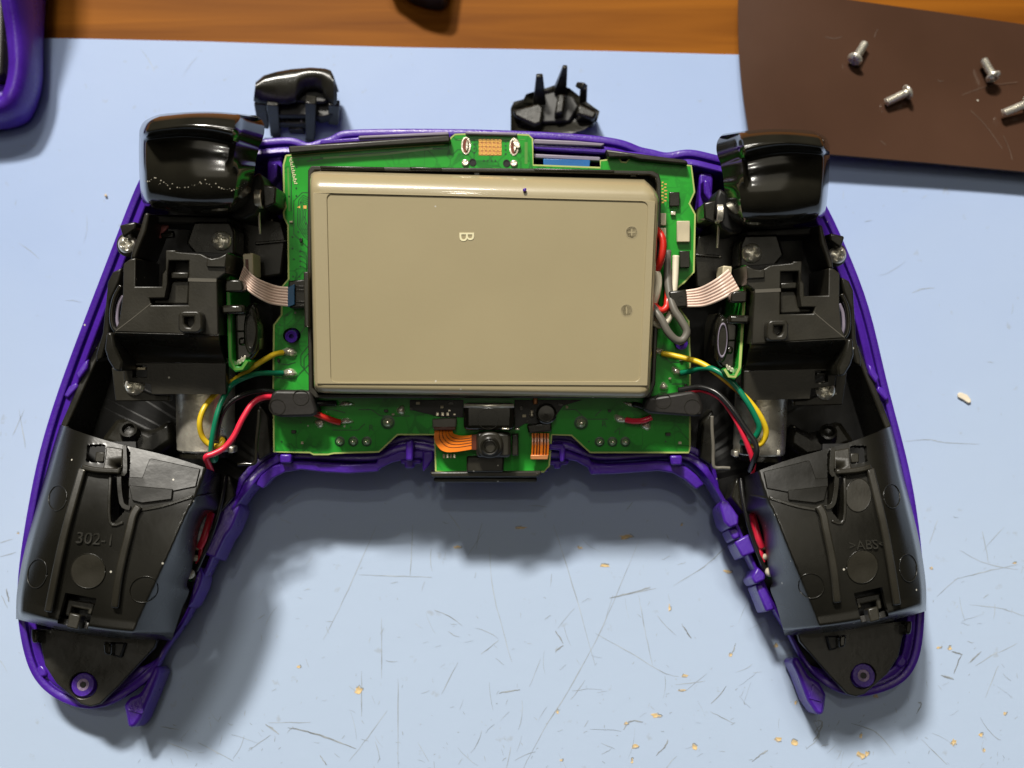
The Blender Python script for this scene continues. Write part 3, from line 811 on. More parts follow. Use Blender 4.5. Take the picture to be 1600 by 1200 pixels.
# copper traces under the mask
TR = []
def tr(P, wd=.16): TR.append(strip(P, wd, 0.02))
for i in range(6):
    o = i * 3.4
    tr([(482, 309 + o), (474 - 0, 305 + o), (467 + o * .7, 312 + o * 1.05), (465 + o * .7, 330), (465 + o * .7, 352 - o * .6), (474 + o * .35, 368 - o), (482, 376 - o)], .14)
tr([(482,301),(472,301),(459,314),(459,366),(482,388)], .14)
for i in range(4):
    tr([(469, 392 + i * 8), (475, 394 + i * 8), (479, 400 + i * 7), (479, 425)], .13)
for P in ([(470,520),(476,512),(476,500)],[(482,540),(470,555),(470,570),(482,585)],[(482,552),(475,560),(475,575)],[(436,560),(436,568),(450,570),(462,566)],[(432,590),(462,592),(470,582),(482,570)],
          [(500,640),(520,640),(540,645)],[(560,640),(580,640),(595,650),(640,650)],[(520,660),(520,672),(560,672),(570,662)],[(880,640),(900,640),(915,655),(950,655)],[(940,640),(930,650)],[(960,676),(968,668),(968,680)],
          [(1040,560),(1048,566),(1062,566)],[(1050,600),(1070,600)],[(455,250),(455,330)],[(530,243),(690,232)],[(510,247),(480,252)]):
    tr(P)
V, Fs = join(TR); tag(mk('copper_trace', V, Fs, 'trace', PC), kind='stuff')
V, Fs = join([strip([(505,247),(600,241),(676,232)], .35, .025), strip([(715,218),(820,218)], .12, .02), strip([(822,222),(822,256)], .5, .02), strip([(455,246),(500,242)], .3, .02), strip([(450,262),(452,330)], .3, .02)])
tag(mk('light_trace', V, Fs, 'trace_l', PC), kind='stuff')
VI = []
for x, y in ([(463,261),(462,281),(463,294),(452,307),(463,306),(470,316),(457,388),(459,405),(457,370),(458,432),(468,432),(475,339),(478,349),(466,362),(449,492),(437,507),(483,521),(466,250),(487,248),(502,247),(430,620),(465,610),(440,690)] +
             [(741, 219 + 6.5 * i) for i in range(4)] + [(790, 221 + 6.5 * i) for i in range(4)] + [(756 + 6 * i, 251) for i in range(4)] + [(469, 392 + 8 * i) for i in range(4)] + [(575,640),(548,668),(470,660),(920,690),(1000,655),(1040,690),(1060,640)]):
    VI.append(lathegeo(B(x, y, .02), E3, [(.0, .03), (.16, .03), (.16, 0)], 8, False))
V, Fs = join(VI); tag(mk('via', V, Fs, 'trace', PC), kind='stuff')
# rows of gold pads
for i in range(6):
    for j in range(4):
        c = B(750.5 + i * 6.1, 220 + j * 6.4 + i * .12, 0.02)
        lathe('gold_pad', c, E3, [(.14, 0), (.14, .08), (.30, .08), (.30, 0)], 'gold', PC, 14)
mk('pad_ground', *strip([(766, 217), (766, 243)], 3.9, .012), 'copper', PC)
for cx, cy in ((728, 227.5), (803, 229)):
    slab('slot_rim', [ell(cx, cy, 7.5, 14, 24), ell(cx, cy, 5.0, 11.5, 24)], .12, -.2, 'solder', PC, 0)
    slab('slot_flux', ell(cx, cy, 5.2, 11.7), .06, -.3, 'flux', PC, 0)
    slab('slot_blade', ell(cx + 1.5, cy, 2.2, 8.5, 16, .05), .55, -.1, 'solder', PC, .12)
slab('solder_joint', ell(807, 224, 5, 9, 14, -.5), .6, 0, 'solder', PC, .25)
for cx, cy in ((738.5, 253.5), (791.5, 255)):
    lathe('board_hole', B(cx, cy, 0), E3, [(.01, .02), (.45, .02), (.45, .12), (.62, .12), (.62, 0)], 'black_deep', PC, 18)
for cx, cy in ((727, 254), (803, 255)):
    slab('solder_joint', ell(cx, cy, 6, 5.5, 14), .35, 0, 'solder', PC, .2)
def solder(px, py, rx, ry, rot=0.0, h=.9):
    def f(t, s):
        a = 2 * math.pi * s; r = math.sin(t * math.pi / 2)
        k = 1 + .12 * math.sin(3 * a + px)
        x, y = rx * r * k * math.cos(a), ry * r * k * math.sin(a)
        return B(px + x * math.cos(rot) - y * math.sin(rot), py + x * math.sin(rot) + y * math.cos(rot), h * (1 - r ** 3) + .08 * math.sin(7 * a + 5 * t) * (1 - t))
    V, Fs = gridmesh(f, 6, 20); mk('solder_joint', V, Fs, 'solder', PC, smooth=True)
for a in ((452,550,13,7,.15),(452,583,13,7,0),(1028,548,12,6,.25),(1058,580,11,6,.4),(1037,604,7,6.5,0),(541,631,12,4.5,0),(541,658,11,5,0),(985,632,12,4,.3),(970,655,13,6,.35),(500,661,8,8,0),(1010,665,8,8,0),(1018,583,5,9,0),(627,641,7,8,0)):
    solder(*a)
def pin(px, py, R=.62):
    lathe('solder_ring', B(px, py, 0), E3, [(R * 1.45, 0), (R * 1.45, .03), (R * 1.15, .06)], 'trace', PC, 20)
    lathe('solder_pin', B(px, py, 0), E3, [(R, 0), (R * .95, .2), (R * .6, .55), (R * .3, .8), (R * .28, 1.1), (.01, 1.15)], 'solder', PC, 18)
for x, y in ((531,690),(552,690),(573,690),(937,690.5),(957,690.5),(977,690.5)): pin(x, y)
for x, y in ((606,660),(908,661)): pin(x, y, .85)
lettering('silkscreen_letter', 'R', 580, 669, .03, 1.5, 0, 'trace', PC, 'b', .02)
lettering('silkscreen_letter', 'R', 944, 663, .03, 1.5, 0, 'trace', PC, 'b', .02)
# handwriting down the left edge of the board
P = []
for i in range(60):
    u = i / 59; P.append((454 + 8 * u + 2.2 * math.sin(i * 1.35) + 1.0 * math.sin(i * .7), 246 + 42 * u + 1.3 * math.cos(i * 1.35), .05))
tube('handwriting', P, .045, 'cream', PC, per=3, seg=5)
for k_, (x, y) in enumerate([(1036 + 4 * (i % 2) + random.uniform(-1, 1), 285 + 2.6 * i) for i in range(13)]):
    slab('gold_mark', rect(x - 2, y - 1, x + 2 * random.random() + .5, y + 1), .03, 0, 'gold', PC, 0)
slab('gold_mark', [(464,324),(469,321),(469,325.5)], .03, 0, 'gold', PC, 0); slab('gold_mark', rect(474,321,479,326), .03, 0, 'gold', PC, 0)
slab('copper_spot', ell(665.5, 631, 5.5, 5), .03, 0, 'copper', PC, 0); slab('copper_spot', ell(675, 636, 1.8, 1.8, 10), .03, 0, 'copper', PC, 0)
# small chips under the blurred corner and by the battery
for P, tp, m in ((rect(1032,333,1041,352), 1.2, 'ivory'), (rect(1032,356,1041,372), 1.2, 'ivory'), (rect(1038,400,1046,450), 1.0, 'black'), (rect(1046,300,1062,322), .9, 'black'), (rect(1058,345,1078,378), 1.0, 'ivory'), (rect(1048,330,1056,336), .6, 'solder'), (rect(1062,392,1078,418), 1.6, 'black')):
    slab('board_chip', P, tp, 0, m, PC, .12)
for i in range(4): slab('board_chip', rect(692 + i * 5.4, 709.5, 695.5 + i * 5.4, 716), .4, 0, 'solder' if i % 2 else 'ivory', PC, .06)
for i in range(3): slab('board_chip', rect(681 + 8 * i, 644, 686 + 8 * i, 650), .6, 0, 'solder', PC, .1)
for x, y, wd, hg, m in ((700,628,9,5,'black'),(688,634,5,4,'ivory'),(650,628,6,4,'ivory'),(640,636,4,5,'black'),(812,634,5,8,'black'),(816,648,6,4,'ivory'),(822,655,4,6,'black'),(872,630,8,5,'black'),(884,634,4,4,'ivory'),(700,640,4,3,'solder'),(708,646,4,3,'solder'),
    (452,345,5,3,'ivory'),(468,372,4,6,'black'),(472,440,4,4,'ivory'),(433,560,4,6,'black'),(1062,560,5,4,'ivory'),(1070,600,4,5,'black'),(1045,590,4,3,'ivory'),(600,640,6,4,'black'),(612,646,4,3,'ivory'),(950,640,5,4,'black'),(1040,676,8,5,'black'),(455,672,7,5,'black'),(470,690,4,4,'ivory'),(1060,690,5,4,'ivory')):
    slab('board_chip', rect(x, y, x + wd, y + hg), .5, 0, m, PC, .06)
# left ribbon connector
CN = slab('ribbon_connector', [(450,439),(478,436),(478,482),(452,482)], 3.6, 0, 'black', PC, .25)
for y in (446, 452, 470, 476): slab('connector_rib', rect(462, y, 476, y + 2.5), 3.9, 3.4, 'black_matte', CN, .08)
slab('connector_latch', [(474,425),(482,424),(483,512),(476,511)], 6.2, 0, 'black_matte', ctl, .2)
slab('connector_latch', [(1045,455),(1073,452),(1075,480),(1047,482)], 5.5, 0, 'black', ctl, .35)
V, Fs = lathegeo(B(1064, 467, 5.5), E3, [(.45, 0), (.45, .08), (.6, .08), (.6, 0)], 18, False); mk('mould_mark', V, Fs, 'black', ctl)

# --- tray under the battery
tray_out = [(481,266),(486,259),(620,261),(830,263),(1020,267),(1030,272),(1033,284),(1032,420),(1024,600),(1016,622),(492,622),(482,612),(480,430)]
tray_in = [(487,272),(492,266),(620,267),(830,269),(1015,273),(1024,277),(1027,288),(1026,420),(1018,595),(1010,616),(498,616),(488,606),(486,430)]
TY = slab('battery_tray', [tray_out, tray_in], 4.2, .1, 'black_matte', ctl, .18)
slab('tray_floor', tray_in, .5, .1, 'black_deep', TY, 0)
for x in (510, 985, 740): slab('tray_tab', rect(x, 268, x + 10, 276), 3.6, .4, 'black', TY, .15)
for x0, x1 in ((500, 600), (640, 690), (835, 960)): slab('tray_rib', [(x0,258.5+ (x0-480)*.012),(x1,259.5+(x1-480)*.012),(x1,263+(x1-480)*.012),(x0,262+(x0-480)*.012)], 4.7, 3.8, 'black', TY, .12)

# --- bits along the far edge
slab('dark_strip', [(450,228),(560,221),(700,211),(704,215),(703,222),(560,231),(452,240)], 1.6, -1.2, 'black_matte', ctl, .3)
slab('dark_strip', [(946,233),(1000,240),(1073,250),(1076,257),(1000,250),(986,246),(950,246)], 1.6, -1.2, 'black_matte', ctl, .3)
slab('port_shell', [(727,205),(808,207),(808,212),(727,210)], .8, -2.5, 'lilac', ctl, .2)
slab('port_shell', [(560,212),(700,205.5),(702,211),(560,217)], -.8, -3, 'lilac', ctl, .2)
slab('port_shell', [(834,217),(900,220),(945,224),(940,229),(834,225)], -.8, -3, 'lilac', ctl, .2)
slab('port_shell', [(834,240),(938,245),(938,252),(834,247)], -1.0, -3, 'lilac', ctl, .2)
slab('blue_film', [(849,248),(922,250),(921,264),(849,262)], -.4, -1.0, 'blue_film', ctl, .05)

# --- middle mechanism
MM_ = slab('metal_cover', [(724,630),(804,630),(804,673),(724,673)], 4.2, 0, 'black_gloss', ctl, .9, seg=4)
slab('mould_mark', [ell(763,655,17,16,28), ell(763,655,16.2,15.2,28)], 4.28, 4.0, 'black', MM_, 0)
V, Fs = tubegeo([B(725, 634, 4.15), B(803, 634, 4.15)], .35, 10); mk('edge_highlight', V, Fs, 'steel', MM_, smooth=True)  # steel tube stands in for the highlight along the cover's top edge
slab('flex_connector', [(675,655),(713,653),(713,668),(676,670)], 1.6, 0, 'ivory' if False else 'grey', PC, .2)
slab('flex_latch', rect(678,667,712,672), 2.0, .2, 'brown_flex', PC, .1)
def flex(name, A_, B_, n, m, h0, h1, lines, par):
    def f(t, s):
        a = polyline(A_, t); c = polyline(B_, t); x, y = a + (c - a) * s
        return B(x, y, h0 + (h1 - h0) * t + .45 * math.sin(math.pi * t))
    V, Fs = gridmesh(f, 24, 8); o = mk(name, V, Fs, m, par, smooth=True, solid=.12)
    for q in lines:
        pts = [f(i / 24, q) + E3 * .05 for i in range(25)]
        V, Fs = tubegeo(pts, .11, 5); mk('flex_trace', V, Fs, 'brown_flex', o)
A_ = catmull([(707,671),(708,677),(714,680),(724,681),(737,679.5)], 6); B_ = catmull([(679,673),(679,688),(686,700),(696,706),(712,706),(737,702)], 6)
flex('orange_flex', A_, B_, 5, 'orange', .8, 3.0, (.2, .36, .54, .72), ctl)
slab('flex_end', [(737,679),(748,679),(748,703),(737,703)], 3.1, 2.8, 'brown_flex', ctl, .05)
slab('flex_connector', [(823,664),(862,660),(862,674),(826,677)], 2.0, 0, 'black', PC, .25)
flex('orange_flex', [(831,677),(831,695),(830,711)], [(858,677),(858,695),(857,711)], 5, 'orange', 1.4, 1.6, (.12, .3, .45, .68, .84), ctl)
slab('flex_end', [(829,711),(857,711),(856,718),(829,718)], 1.9, 1.4, 'copper', ctl, .1)
LB = slab('camera_block', rrect(744, 676, 798, 715, 6), 3.6, .2, 'black_matte', ctl, .5)
slab('block_bump', rrect(745, 675, 786, 716, 17), 4.3, 3.4, 'black_matte', LB, .4)
lathe('lens_ring', B(765.5, 697, 4.2), E3, [(1.62, 0), (1.62, .55), (1.35, .75), (1.2, .7), (1.2, .25), (1.12, .25), (1.12, .55), (.95, .6), (.8, .1), (.8, -.6), (.01, -.6)], 'black', LB, 36)
slab('block_slot', rect(800, 678, 810, 712), 2.6, .2, 'black', ctl, .2)
slab('bright_pin', rect(805, 669, 812, 672), 2.8, 2.0, 'solder', ctl, .1); slab('bright_pin', rect(784, 669, 796, 671.5), 4.4, 3.6, 'solder', MM_, .1)
lathe('inductor', B(853, 645, 0), E3, [(1.75, 0), (1.75, 2.4), (1.55, 2.6), (1.4, 2.5), (1.35, 2.2), (1.2, 2.2), (.01, 2.25)], 'black_gloss', PC, 36)
slab('board_chip', rect(833,621,840,632), 1.5, 0, 'copper', PC, .2); slab('board_chip', rect(828,640,834,652), 1.2, 0, 'solder', PC, .3)
slab('black_flap', [(729,713),(788,713),(786,738),(729,738)], 1.4, -1, 'black_matte', ctl, .3)
RL = slab('bottom_rail', [(671,738),(700,737),(846,736),(846,741),(838,746),(676,746)], .8, -3, 'black_matte', ctl, .3)
slab('rail_step', [(677,746.5),(839,746.5),(839,754),(678,754)], -.8, -3.2, 'black_matte', RL, .3)
slab('board_cover', [(640,625),(724,625),(724,652),(690,652),(640,640)], .35, .02, 'black_deep', PC, .05)
slab('board_cover', [(804,625),(910,625),(880,634),(860,662),(820,662),(804,672)], .30, .02, 'black_deep', PC, .05)

# --- rubber wire clamps
for P, dots in (([(424,616),(430,610),(485,611),(489,622),(495,640),(494,648),(486,651),(440,652),(424,648),(419,634)], ((433,636),(470,621))),
                ([(1012,622),(1082,611),(1092,617),(1099,634),(1098,650),(1085,651),(1015,646),(1004,640)], ((1036,626),(1082,636)))):
    RB = slab('rubber_clamp', P, 4.6, .2, 'rubber', ctl, .45)
    for d in dots: slab('mould_mark', [ell(*d, 13, 12.5, 24), ell(*d, 12, 11.5, 24)], 4.68, 4.4, 'black', RB, 0)
for x, y, n_ in ((457, 521, 0), (1065, 535, 1)):
    bs = B(x + 6 * (1 - n_), y - 3, -4); tp = B(x - 2 + 2 * n_, y + 5 - 3 * n_, 1.6 + .2 * n_)
    ax = tp - bs; h = ax.length
    lathe('screw_post', bs, ax, [(1.05, 0), (1.02, h), (.8, h), (.8, h - .15), (.45, h - .15), (.42, h - 1.5), (.01, h - 1.5)], 'purple', ctl, 24)

# --- the triggers, stick modules, motors, grips: one of each per side
def both(side):
    R_ = side == 'R'
    S = lambda name, loops, top, bot, m, par, bevel=.22, frame='b', seg=2: slab(name, loops, top, bot, m, par, bevel, frame, side, seg)
    # trigger
    ROWS = [(0,234,326,366,334,5,4),(1,227,322,376,332,11,6),(2,222,312,384,322,15.5,6),(3,219,292,391,304,17.6,4),(4,217.5,265,396,278,18.4,2),(5,217,243,399,258,18.2,-2),
            (6,217,228,401,246,17.8,-8),(7,217.3,219,404,236,18.0,-14),(7.5,217.3,213.5,405,229,20.6,-15),(8,217.5,208,409,221,21.7,-16),(9,219,200,413,207,21.3,-13),(10,226,189,412,193,20.1,-10),(11,245,180,404,182,15.5,-6),(12,262,177,396,180,5,-4)]
    RW = catmull(ROWS, 4); nR = len(RW) - 1
    def tf(t, s):
        k = t * nR; i = min(int(k), nR - 1); q = RW[i] + (RW[i+1] - RW[i]) * (k - i)
        u = .5 - .5 * math.cos(math.pi * s); u = .6 * u + .4 * s
        x = q[1] + (q[3] - q[1]) * u; y = q[2] + (q[4] - q[2]) * u + q[6] * math.sin(math.pi * u)
        wv = q[5]; rowk = q[0]
        if u < .075: wv -= 11 * ((.075 - u) / .075) ** 2.4
        up_ = min(1, max(0, (262 - q[2]) / 25))
        if u > .86: wv -= (1 - up_) * 8.5 * ((u - .86) / .14) ** 1.1
        if u > .77 and rowk < 10.6:           # flat facet at the inner end
            pl = 18.4 + .05 * (y - 210) - 9.0 * ((u - .8) / .2); bl = min(1, (u - .77) / .05) * up_
            wv += (pl - wv) * bl * bl * (3 - 2 * bl)
        elif u > .80: wv -= up_ * 6.0 * ((u - .80) / .20)
        wv += 1.0 * math.sin(math.pi * u) * (1 if q[5] > 10 else 0)
        return B(*sd(side, x, y), max(wv, -1))
    V, Fs = gridmesh(tf, nR, 44)
    TG = mk('trigger', V, Fs, 'black_gloss', ctl, smooth=True, solid=.8)
    if side == 'L':
        SPK = []                              # worn specks along the lower edge
        for i in range(46):
            s_ = .1 + .8 * i / 45 + random.uniform(-.01, .01); t_ = .262 + .012 * math.sin(i * .3) + random.uniform(-.02, .02) * random.random()
            c = tf(t_, s_) + E3 * .04; q = random.uniform(.03, .12)
            SPK.append(lathegeo(c, E3, [(.01, q * .4), (q, 0), (.01, -q * .4)], 6, False))
        V, Fs = join(SPK); tag(mk('worn_speck', V, Fs, 'speck', TG), kind='stuff')
    # lever behind the trigger and its spring
    S('trigger_lever', [(362,300),(405,268),(412,285),(410,312),(398,334),(380,344),(362,340)], 8, -2, 'black_deep', ctl, .5)
    S('trigger_lever', [(230,334),(360,338),(356,352),(240,350)], 6, -3, 'black_deep', ctl, .4)
    sp = []
    for i in range(61):
        a = i / 60 * 2 * math.pi * 5; c = B(*sd(side, 401 + 9 * i / 60, 310), 7.0)
        sp.append(c + (E2 * math.cos(a) + E3 * math.sin(a)) * 1.5)
    V, Fs = tubegeo(sp, .22, 6); SPR = mk('trigger_spring', V, Fs, 'steel', ctl, smooth=True)
    tube('spring_arm', [(404,322,6),(405,345,5),(406,366,4.5)], .22, 'steel', SPR, 'b', side, 4, 6)
    S('bracket', [(410,288),(432,292),(430,318),(412,326)], 7.5, -4, 'black', ctl, .3)
    S('bracket', [(366,330),(440,345),(447,372),(440,430),(400,436),(372,420),(366,380)], -1.5, -7, 'black', ctl, .4)
    S('bracket', [(398,378),(447,374),(448,378),(398,383)], -.8, -3, 'black', ctl, .15)
    # stick module
    top = [(259,391),(275,391),(275,394),(315,397),(324,402),(331,404),(342,402),(355,395),(353,417),(353,426),(339,436),(341,524),(179,518),(186,502),(192,457),(193,412),(203,405),(212,403),(211,448),(253,448),(254,428),(259,421)]
    hole = [(264,407),(295,407),(294,477),(236,477),(233,466),(257,466),(262,440),(262,425)]
    SM = S('stick_module', [top, hole], 13, 1, 'black_matte', ctl, .16)
    S('housing_face', [(259,391),(353,396),(353,426),(339,436),(262,432),(259,421)], 9.2, 8, 'black_deep', SM, .1)
    S('window_plate', [(272,439),(295,439),(294,475),(240,475),(240,468),(262,467),(268,441)], 11.2, 9.5, 'black_matte', SM, .25)
    S('window_bar', rect(266,425,295,436), 12.0, 9, 'black', SM, .25)
    S('step_face', [(323,402),(331,404),(342,402),(354,396),(352,418),(322,417)], 13.5, 12.6, 'black_matte', SM, .18)
    V, Fs = strip([sd(side, *p) for p in [(294,437),(338,438)]], .55, 13.06); mk('bright_step', V, Fs, 'pale_edge', SM)
    V, Fs = strip([sd(side, *p) for p in [(181,517),(206,498),(236,474)]], .12, 13.03); mk('crease', V, Fs, 'pale_edge', SM)
    S('guide_loop', [rrect(278,486,315,520,9), [(287,495),(303,495),(303,505),(297,512),(291,511),(287,505)]], 15.2, 12.8, 'black_matte', SM, .25)
    def cf(t, s):
        xl = 179 + 13 * t ** 1.5; xr = 341.5 + 11 * t ** 1.5; yl = 520 + 46 * t; yr = 524 + 43 * t
        return B(*sd(side, xl + (xr - xl) * s, yl + (yr - yl) * s), 13 - 6.5 * math.sin(t * math.pi / 2) ** 1.3)
    V, Fs = gridmesh(cf, 12, 14)
    mk('curved_front', V, Fs, 'black', SM, smooth=True, solid=1.0)
    S('side_catch', [(166,520),(175,519),(179,540),(191,565),(189,581),(178,579),(168,562),(163,545)], 13.2, 3, 'black', SM, .35)
    FP = S('foot_plate', [[(192,566.5),(353,567.5),(353,616),(236,615.5),(235,600),(194,595)], rect(207,571,229,589.5)], 6.6, 4.6, 'black_matte', SM, .12)
    S('catch', rect(210,574,227,578), 6.0, 4.5, 'ivory' if not R_ else 'black', FP, .1)
    S('flange', [(174,574),(194,578),(194,602),(237,616.5),(264,618),(264,627),(180,627)], 4.6, 2.6, 'black_matte', SM, .2)
    S('pin', [(352,437),(374,437),(379,442),(380,452),(377,456),(352,456)], 12, 9, 'black', SM, .3)
    S('pin', [(345,477),(380,476),(382,490),(346,491)], 11.5, 9, 'black_gloss', SM, .4)
    S('cavity_wall', [(203,405),(212,403),(228,362),(233,333),(226,332),(218,360),(207,388)], 11, 0, 'black_matte', SM, .3)
    S('screw_ear', ell(198, 382, 17, 19), 5.0, 0, 'black_matte', SM, .35)
    S('screw_ear', [(302,346),(360,346),(367,362),(367,398),(330,402),(305,398),(290,380)], 6.4, 0, 'black', SM, .4)
    S('side_frame', [(186,352),(212,346),(212,358),(192,372)], 8, 0, 'black', SM, .3)
    S('side_frame', [(168,440),(176,425),(190,418),(186,440),(172,470),(171,518),(160,560),(150,566),(150,552),(160,520)], 4.5, -2, 'black', SM, .3)
    for x, y, Rr, rot, wv in ((198,382,14.5,.7,5.0),(345.5,376,16,.72,6.4),(210,603,16,.9,4.6)):
        c = B(*sd(side, x, y), wv + .35); V, Fs = crosshead(c, E3, Rr * .101, rot + (.5 if R_ else 0))
        mk('screw', V, Fs, 'screw', SM, smooth=True)
    tube('stick_dome_edge', [(189,446,6),(179,466,6),(174.5,490,6),(176,508,6),(181,517,6)], .38, 'black_gloss', SM, 'b', side)
    tube('stick_dome_edge', [(192,462,5.4),(185,478,5.4),(183,500,5.4),(186,512,5.4)], .3, 'lilac', SM, 'b', side)
    # small upright board and potentiometer
    SB = S('stick_board', [(352,396),(358,395),(361,480),(363,560),(368,573),(376,573),(384,562),(388,565),(380,578),(368,582),(357,572),(354,480)], 9.0, -5, 'pcb', ctl, .1)
    V, Fs = strip([sd(side, *p) for p in [(355,396),(357.5,480),(360,562),(367.5,577),(378,576),(386,564)]], .42, 9.04); mk('board_rim', V, Fs, 'pcb_edge' if R_ else 'trace_l', SB)
    S('stick_socket', [(364,492),(398,470),(404,490),(404,545),(392,562),(368,566)], 6.8, -4, 'black_gloss', SB, .5)
    S('stick_socket', ell(391, 517, 11, 37), 8.0, 4, 'black', SB, .6)
    S('socket_ring', [ell(391, 517, 8.5, 29), ell(391, 517, 7, 25)], 8.35, 7.8, 'lilac' if R_ else 'black_gloss', SB, .1)
    S('socket_rib', rect(369,516,386,519), 7.4, 6.6, 'black_gloss', SB, .2); S('socket_rib', rect(372,527,384,540), 7.6, 6.6, 'black_gloss', SB, .4)
    for i in range(3): S('solder_blob', ell(371 + 5 * i, 567 - 3 * i, 2.5, 6, 10, .4), 7.2, 5, 'solder', SB, .3)
    CO = S('ribbon_socket', [(379,397),(395,395),(396,432),(381,432)], 6.6, 1, 'ivory', ctl, .2)
    S('socket_slot', [(383,405),(388,405),(389,428),(384,428)], 6.7, 6.2, 'brown_flex', CO, 0)
    # motor
    c0, c1 = B(*sd(side, 321, 560), -1.6), B(*sd(side, 322 - 0, 704), -1.6)
    ax = c1 - c0; h = ax.length
    rad = (B(*sd(side, 366, 650), -1.6) - B(*sd(side, 277, 650), -1.6)).length / 2
    MO = lathe('motor', c0, ax, [(rad, 0), (rad, h - 1.6), (rad * .985, h - 1.3), (rad * .985, h - .3), (rad * .93, h), (rad * .3, h), (.01, h)], 'steel', ctl, 64)
    lathe('end_cap', c1, ax, [(rad * .9, 0), (rad * .9, 1.0), (rad * .35, 1.1), (.01, 1.1)], 'black', MO, 40)
    S('terminal', rect(325, 683, 350, 705), 3.4, 1, 'black', MO, .3)
    for x in (284, 300, 356): S('motor_tab', rect(x, 698, x + 9, 708), 2.2 if x < 350 else 1.8, -1, 'steel', MO, .2)
    tube('bent_pin', [(405,640,4),(404,662,4),(401,691,4),(400.5,712,4),(399,722,4),(394,725,4),(384,725,4),(371,726,4)], .3, 'black_gloss' if not R_ else 'grey', ctl, 'b', side, 6, 8)
    S('inner_frame', [(404,630),(420,650),(424,708),(404,720),(398,700),(400,660)], -1, -6, 'black', ctl, .3)
    # inside of the hand grip behind the cover
    S('grip_wall', [(154,530),(163,531),(147,572),(112,650),(104,668),(94,664),(102,646),(137,568)], 17.5, 6, 'black', ctl, .25, 'w')
    S('grip_funnel', [(152,690),(178,655),(190,650),(232,672),(250,662),(268,650),(274,690),(240,714),(200,708)], 13.0, 6, 'black', ctl, 1.2, 'w')
    lathe('grip_post', W(*sd(side, 210, 690), 10), (0.1 if not R_ else -.1, .25, 1), [(2.2, 0), (1.5, 5.2), (1.1, 5.3), (.9, 4.4), (.01, 4.2)], 'black', ctl, 22)
    # --- grip cover
    Lp = catmull([(93,663),(82,700),(70,745),(56,795),(42,845),(32,890),(26,930),(25,967)], 5)
    Rn = catmull([(347,741),(344,770),(342,797),(326,801),(314,822),(306,858),(299,893),(292,912),(295,926),(284,952),(268,1001)], 5)
    Rp = catmull([(347,741),(340,775),(331,810),(320,850),(308,892),(296,930),(283,965),(268,1001)], 5)
    def gz(t, s):
        sr = .90 - .17 * t
        zc = 26.5 + 2.0 * math.sin(math.pi * min(1, t * 1.1)) - 1.5 * t
        zl = 14.5
        if s < .24: k = 1 - ((.24 - s) / .24) ** 2.6; zl = 22.5
        elif s > sr: k = 1 - ((s - sr) / (1 - sr)) ** 1.15
        else: k = 1
        z = zl + (zc - zl) * k - 1.2 * (s - .5) ** 2
        if s < .035: z -= 7.5 * ((.035 - s) / .035) ** 1.5
        if t > .955: z -= 7.0 * ((t - .955) / .045) ** 1.6
        return z
    def gpx(t, s):
        a = polyline(Lp, t); c = polyline(Rp, t) * (1 - s ** 14) + polyline(Rn, t) * s ** 14; x, y = a + (c - a) * s
        return x, y + 9 * math.sin(math.pi * s) * t ** 4 + 3 * math.sin(math.pi * s * 2) * (1 - t) ** 6
    NT, NS = 120, 110
    G = [(gpx(i / 60, j / 60), gz(i / 60, j / 60)) for i in range(61) for j in range(61)]
    GA = np.array([(p[0], p[1], z) for p, z in G])
    def gs(x, y):
        d = (GA[:, 0] - x) ** 2 + (GA[:, 1] - y) ** 2
        k = np.argsort(d)[:4]; wt = 1 / (d[k] + .2)
        return float((GA[k, 2] * wt).sum() / wt.sum())
    holes = [[(136,694),(165,694),(163,724),(134,722)], [(194,690),(204,706),(201,790),(180,816),(171,815),(174,742),(187,740)], [(102,926),(151,935),(137,983),(89,974)]]
    def skip(t, s):
        x, y = gpx(t, s); return any(inpoly(x, y, P) for P in holes)
    def snap(x, y):                           # pull nearby vertices onto the edges of the openings
        best = (1.25 ** 2, x, y)
        for P in holes:
            for i in range(len(P)):
                (ax, ay), (bx, by) = P[i - 1], P[i]
                u = max(0, min(1, ((x - ax) * (bx - ax) + (y - ay) * (by - ay)) / ((bx - ax) ** 2 + (by - ay) ** 2)))
                qx, qy = ax + (bx - ax) * u, ay + (by - ay) * u; d = (qx - x) ** 2 + (qy - y) ** 2
                if d < best[0]: best = (d, qx, qy)
        return best[1], best[2]
    V, Fs = gridmesh(lambda t, s: W(*sd(side, *snap(*gpx(t, s))), gz(t, s)), NT, NS, skip)
    GR = mk('grip_cover', V, Fs, 'black_grip', ctl, smooth=True, solid=1.0, split=80)
    def decal(name, loop, dz, thick, m, par, bevel=.12, sub=1):
        P = []
        for i, p in enumerate(loop):
            q = loop[(i + 1) % len(loop)]
            for k in range(sub): P.append((p[0] + (q[0] - p[0]) * k / sub, p[1] + (q[1] - p[1]) * k / sub))
        zs = [gs(*p) + dz for p in P]
        V = [W(*sd(side, *p), z) for p, z in zip(P, zs)]; n_ = len(V)
        V += [v - ZAX * thick for v in V]
        Fs = tri([[(x, -y) for x, y in P]])
        Fs += [tuple(i + n_ for i in reversed(f)) for f in Fs]
        Fs += [(i, (i+1) % n_, (i+1) % n_ + n_, i + n_) for i in range(n_)]
        return mk(name, V, Fs, m, par, bevel=bevel, clamp=False)
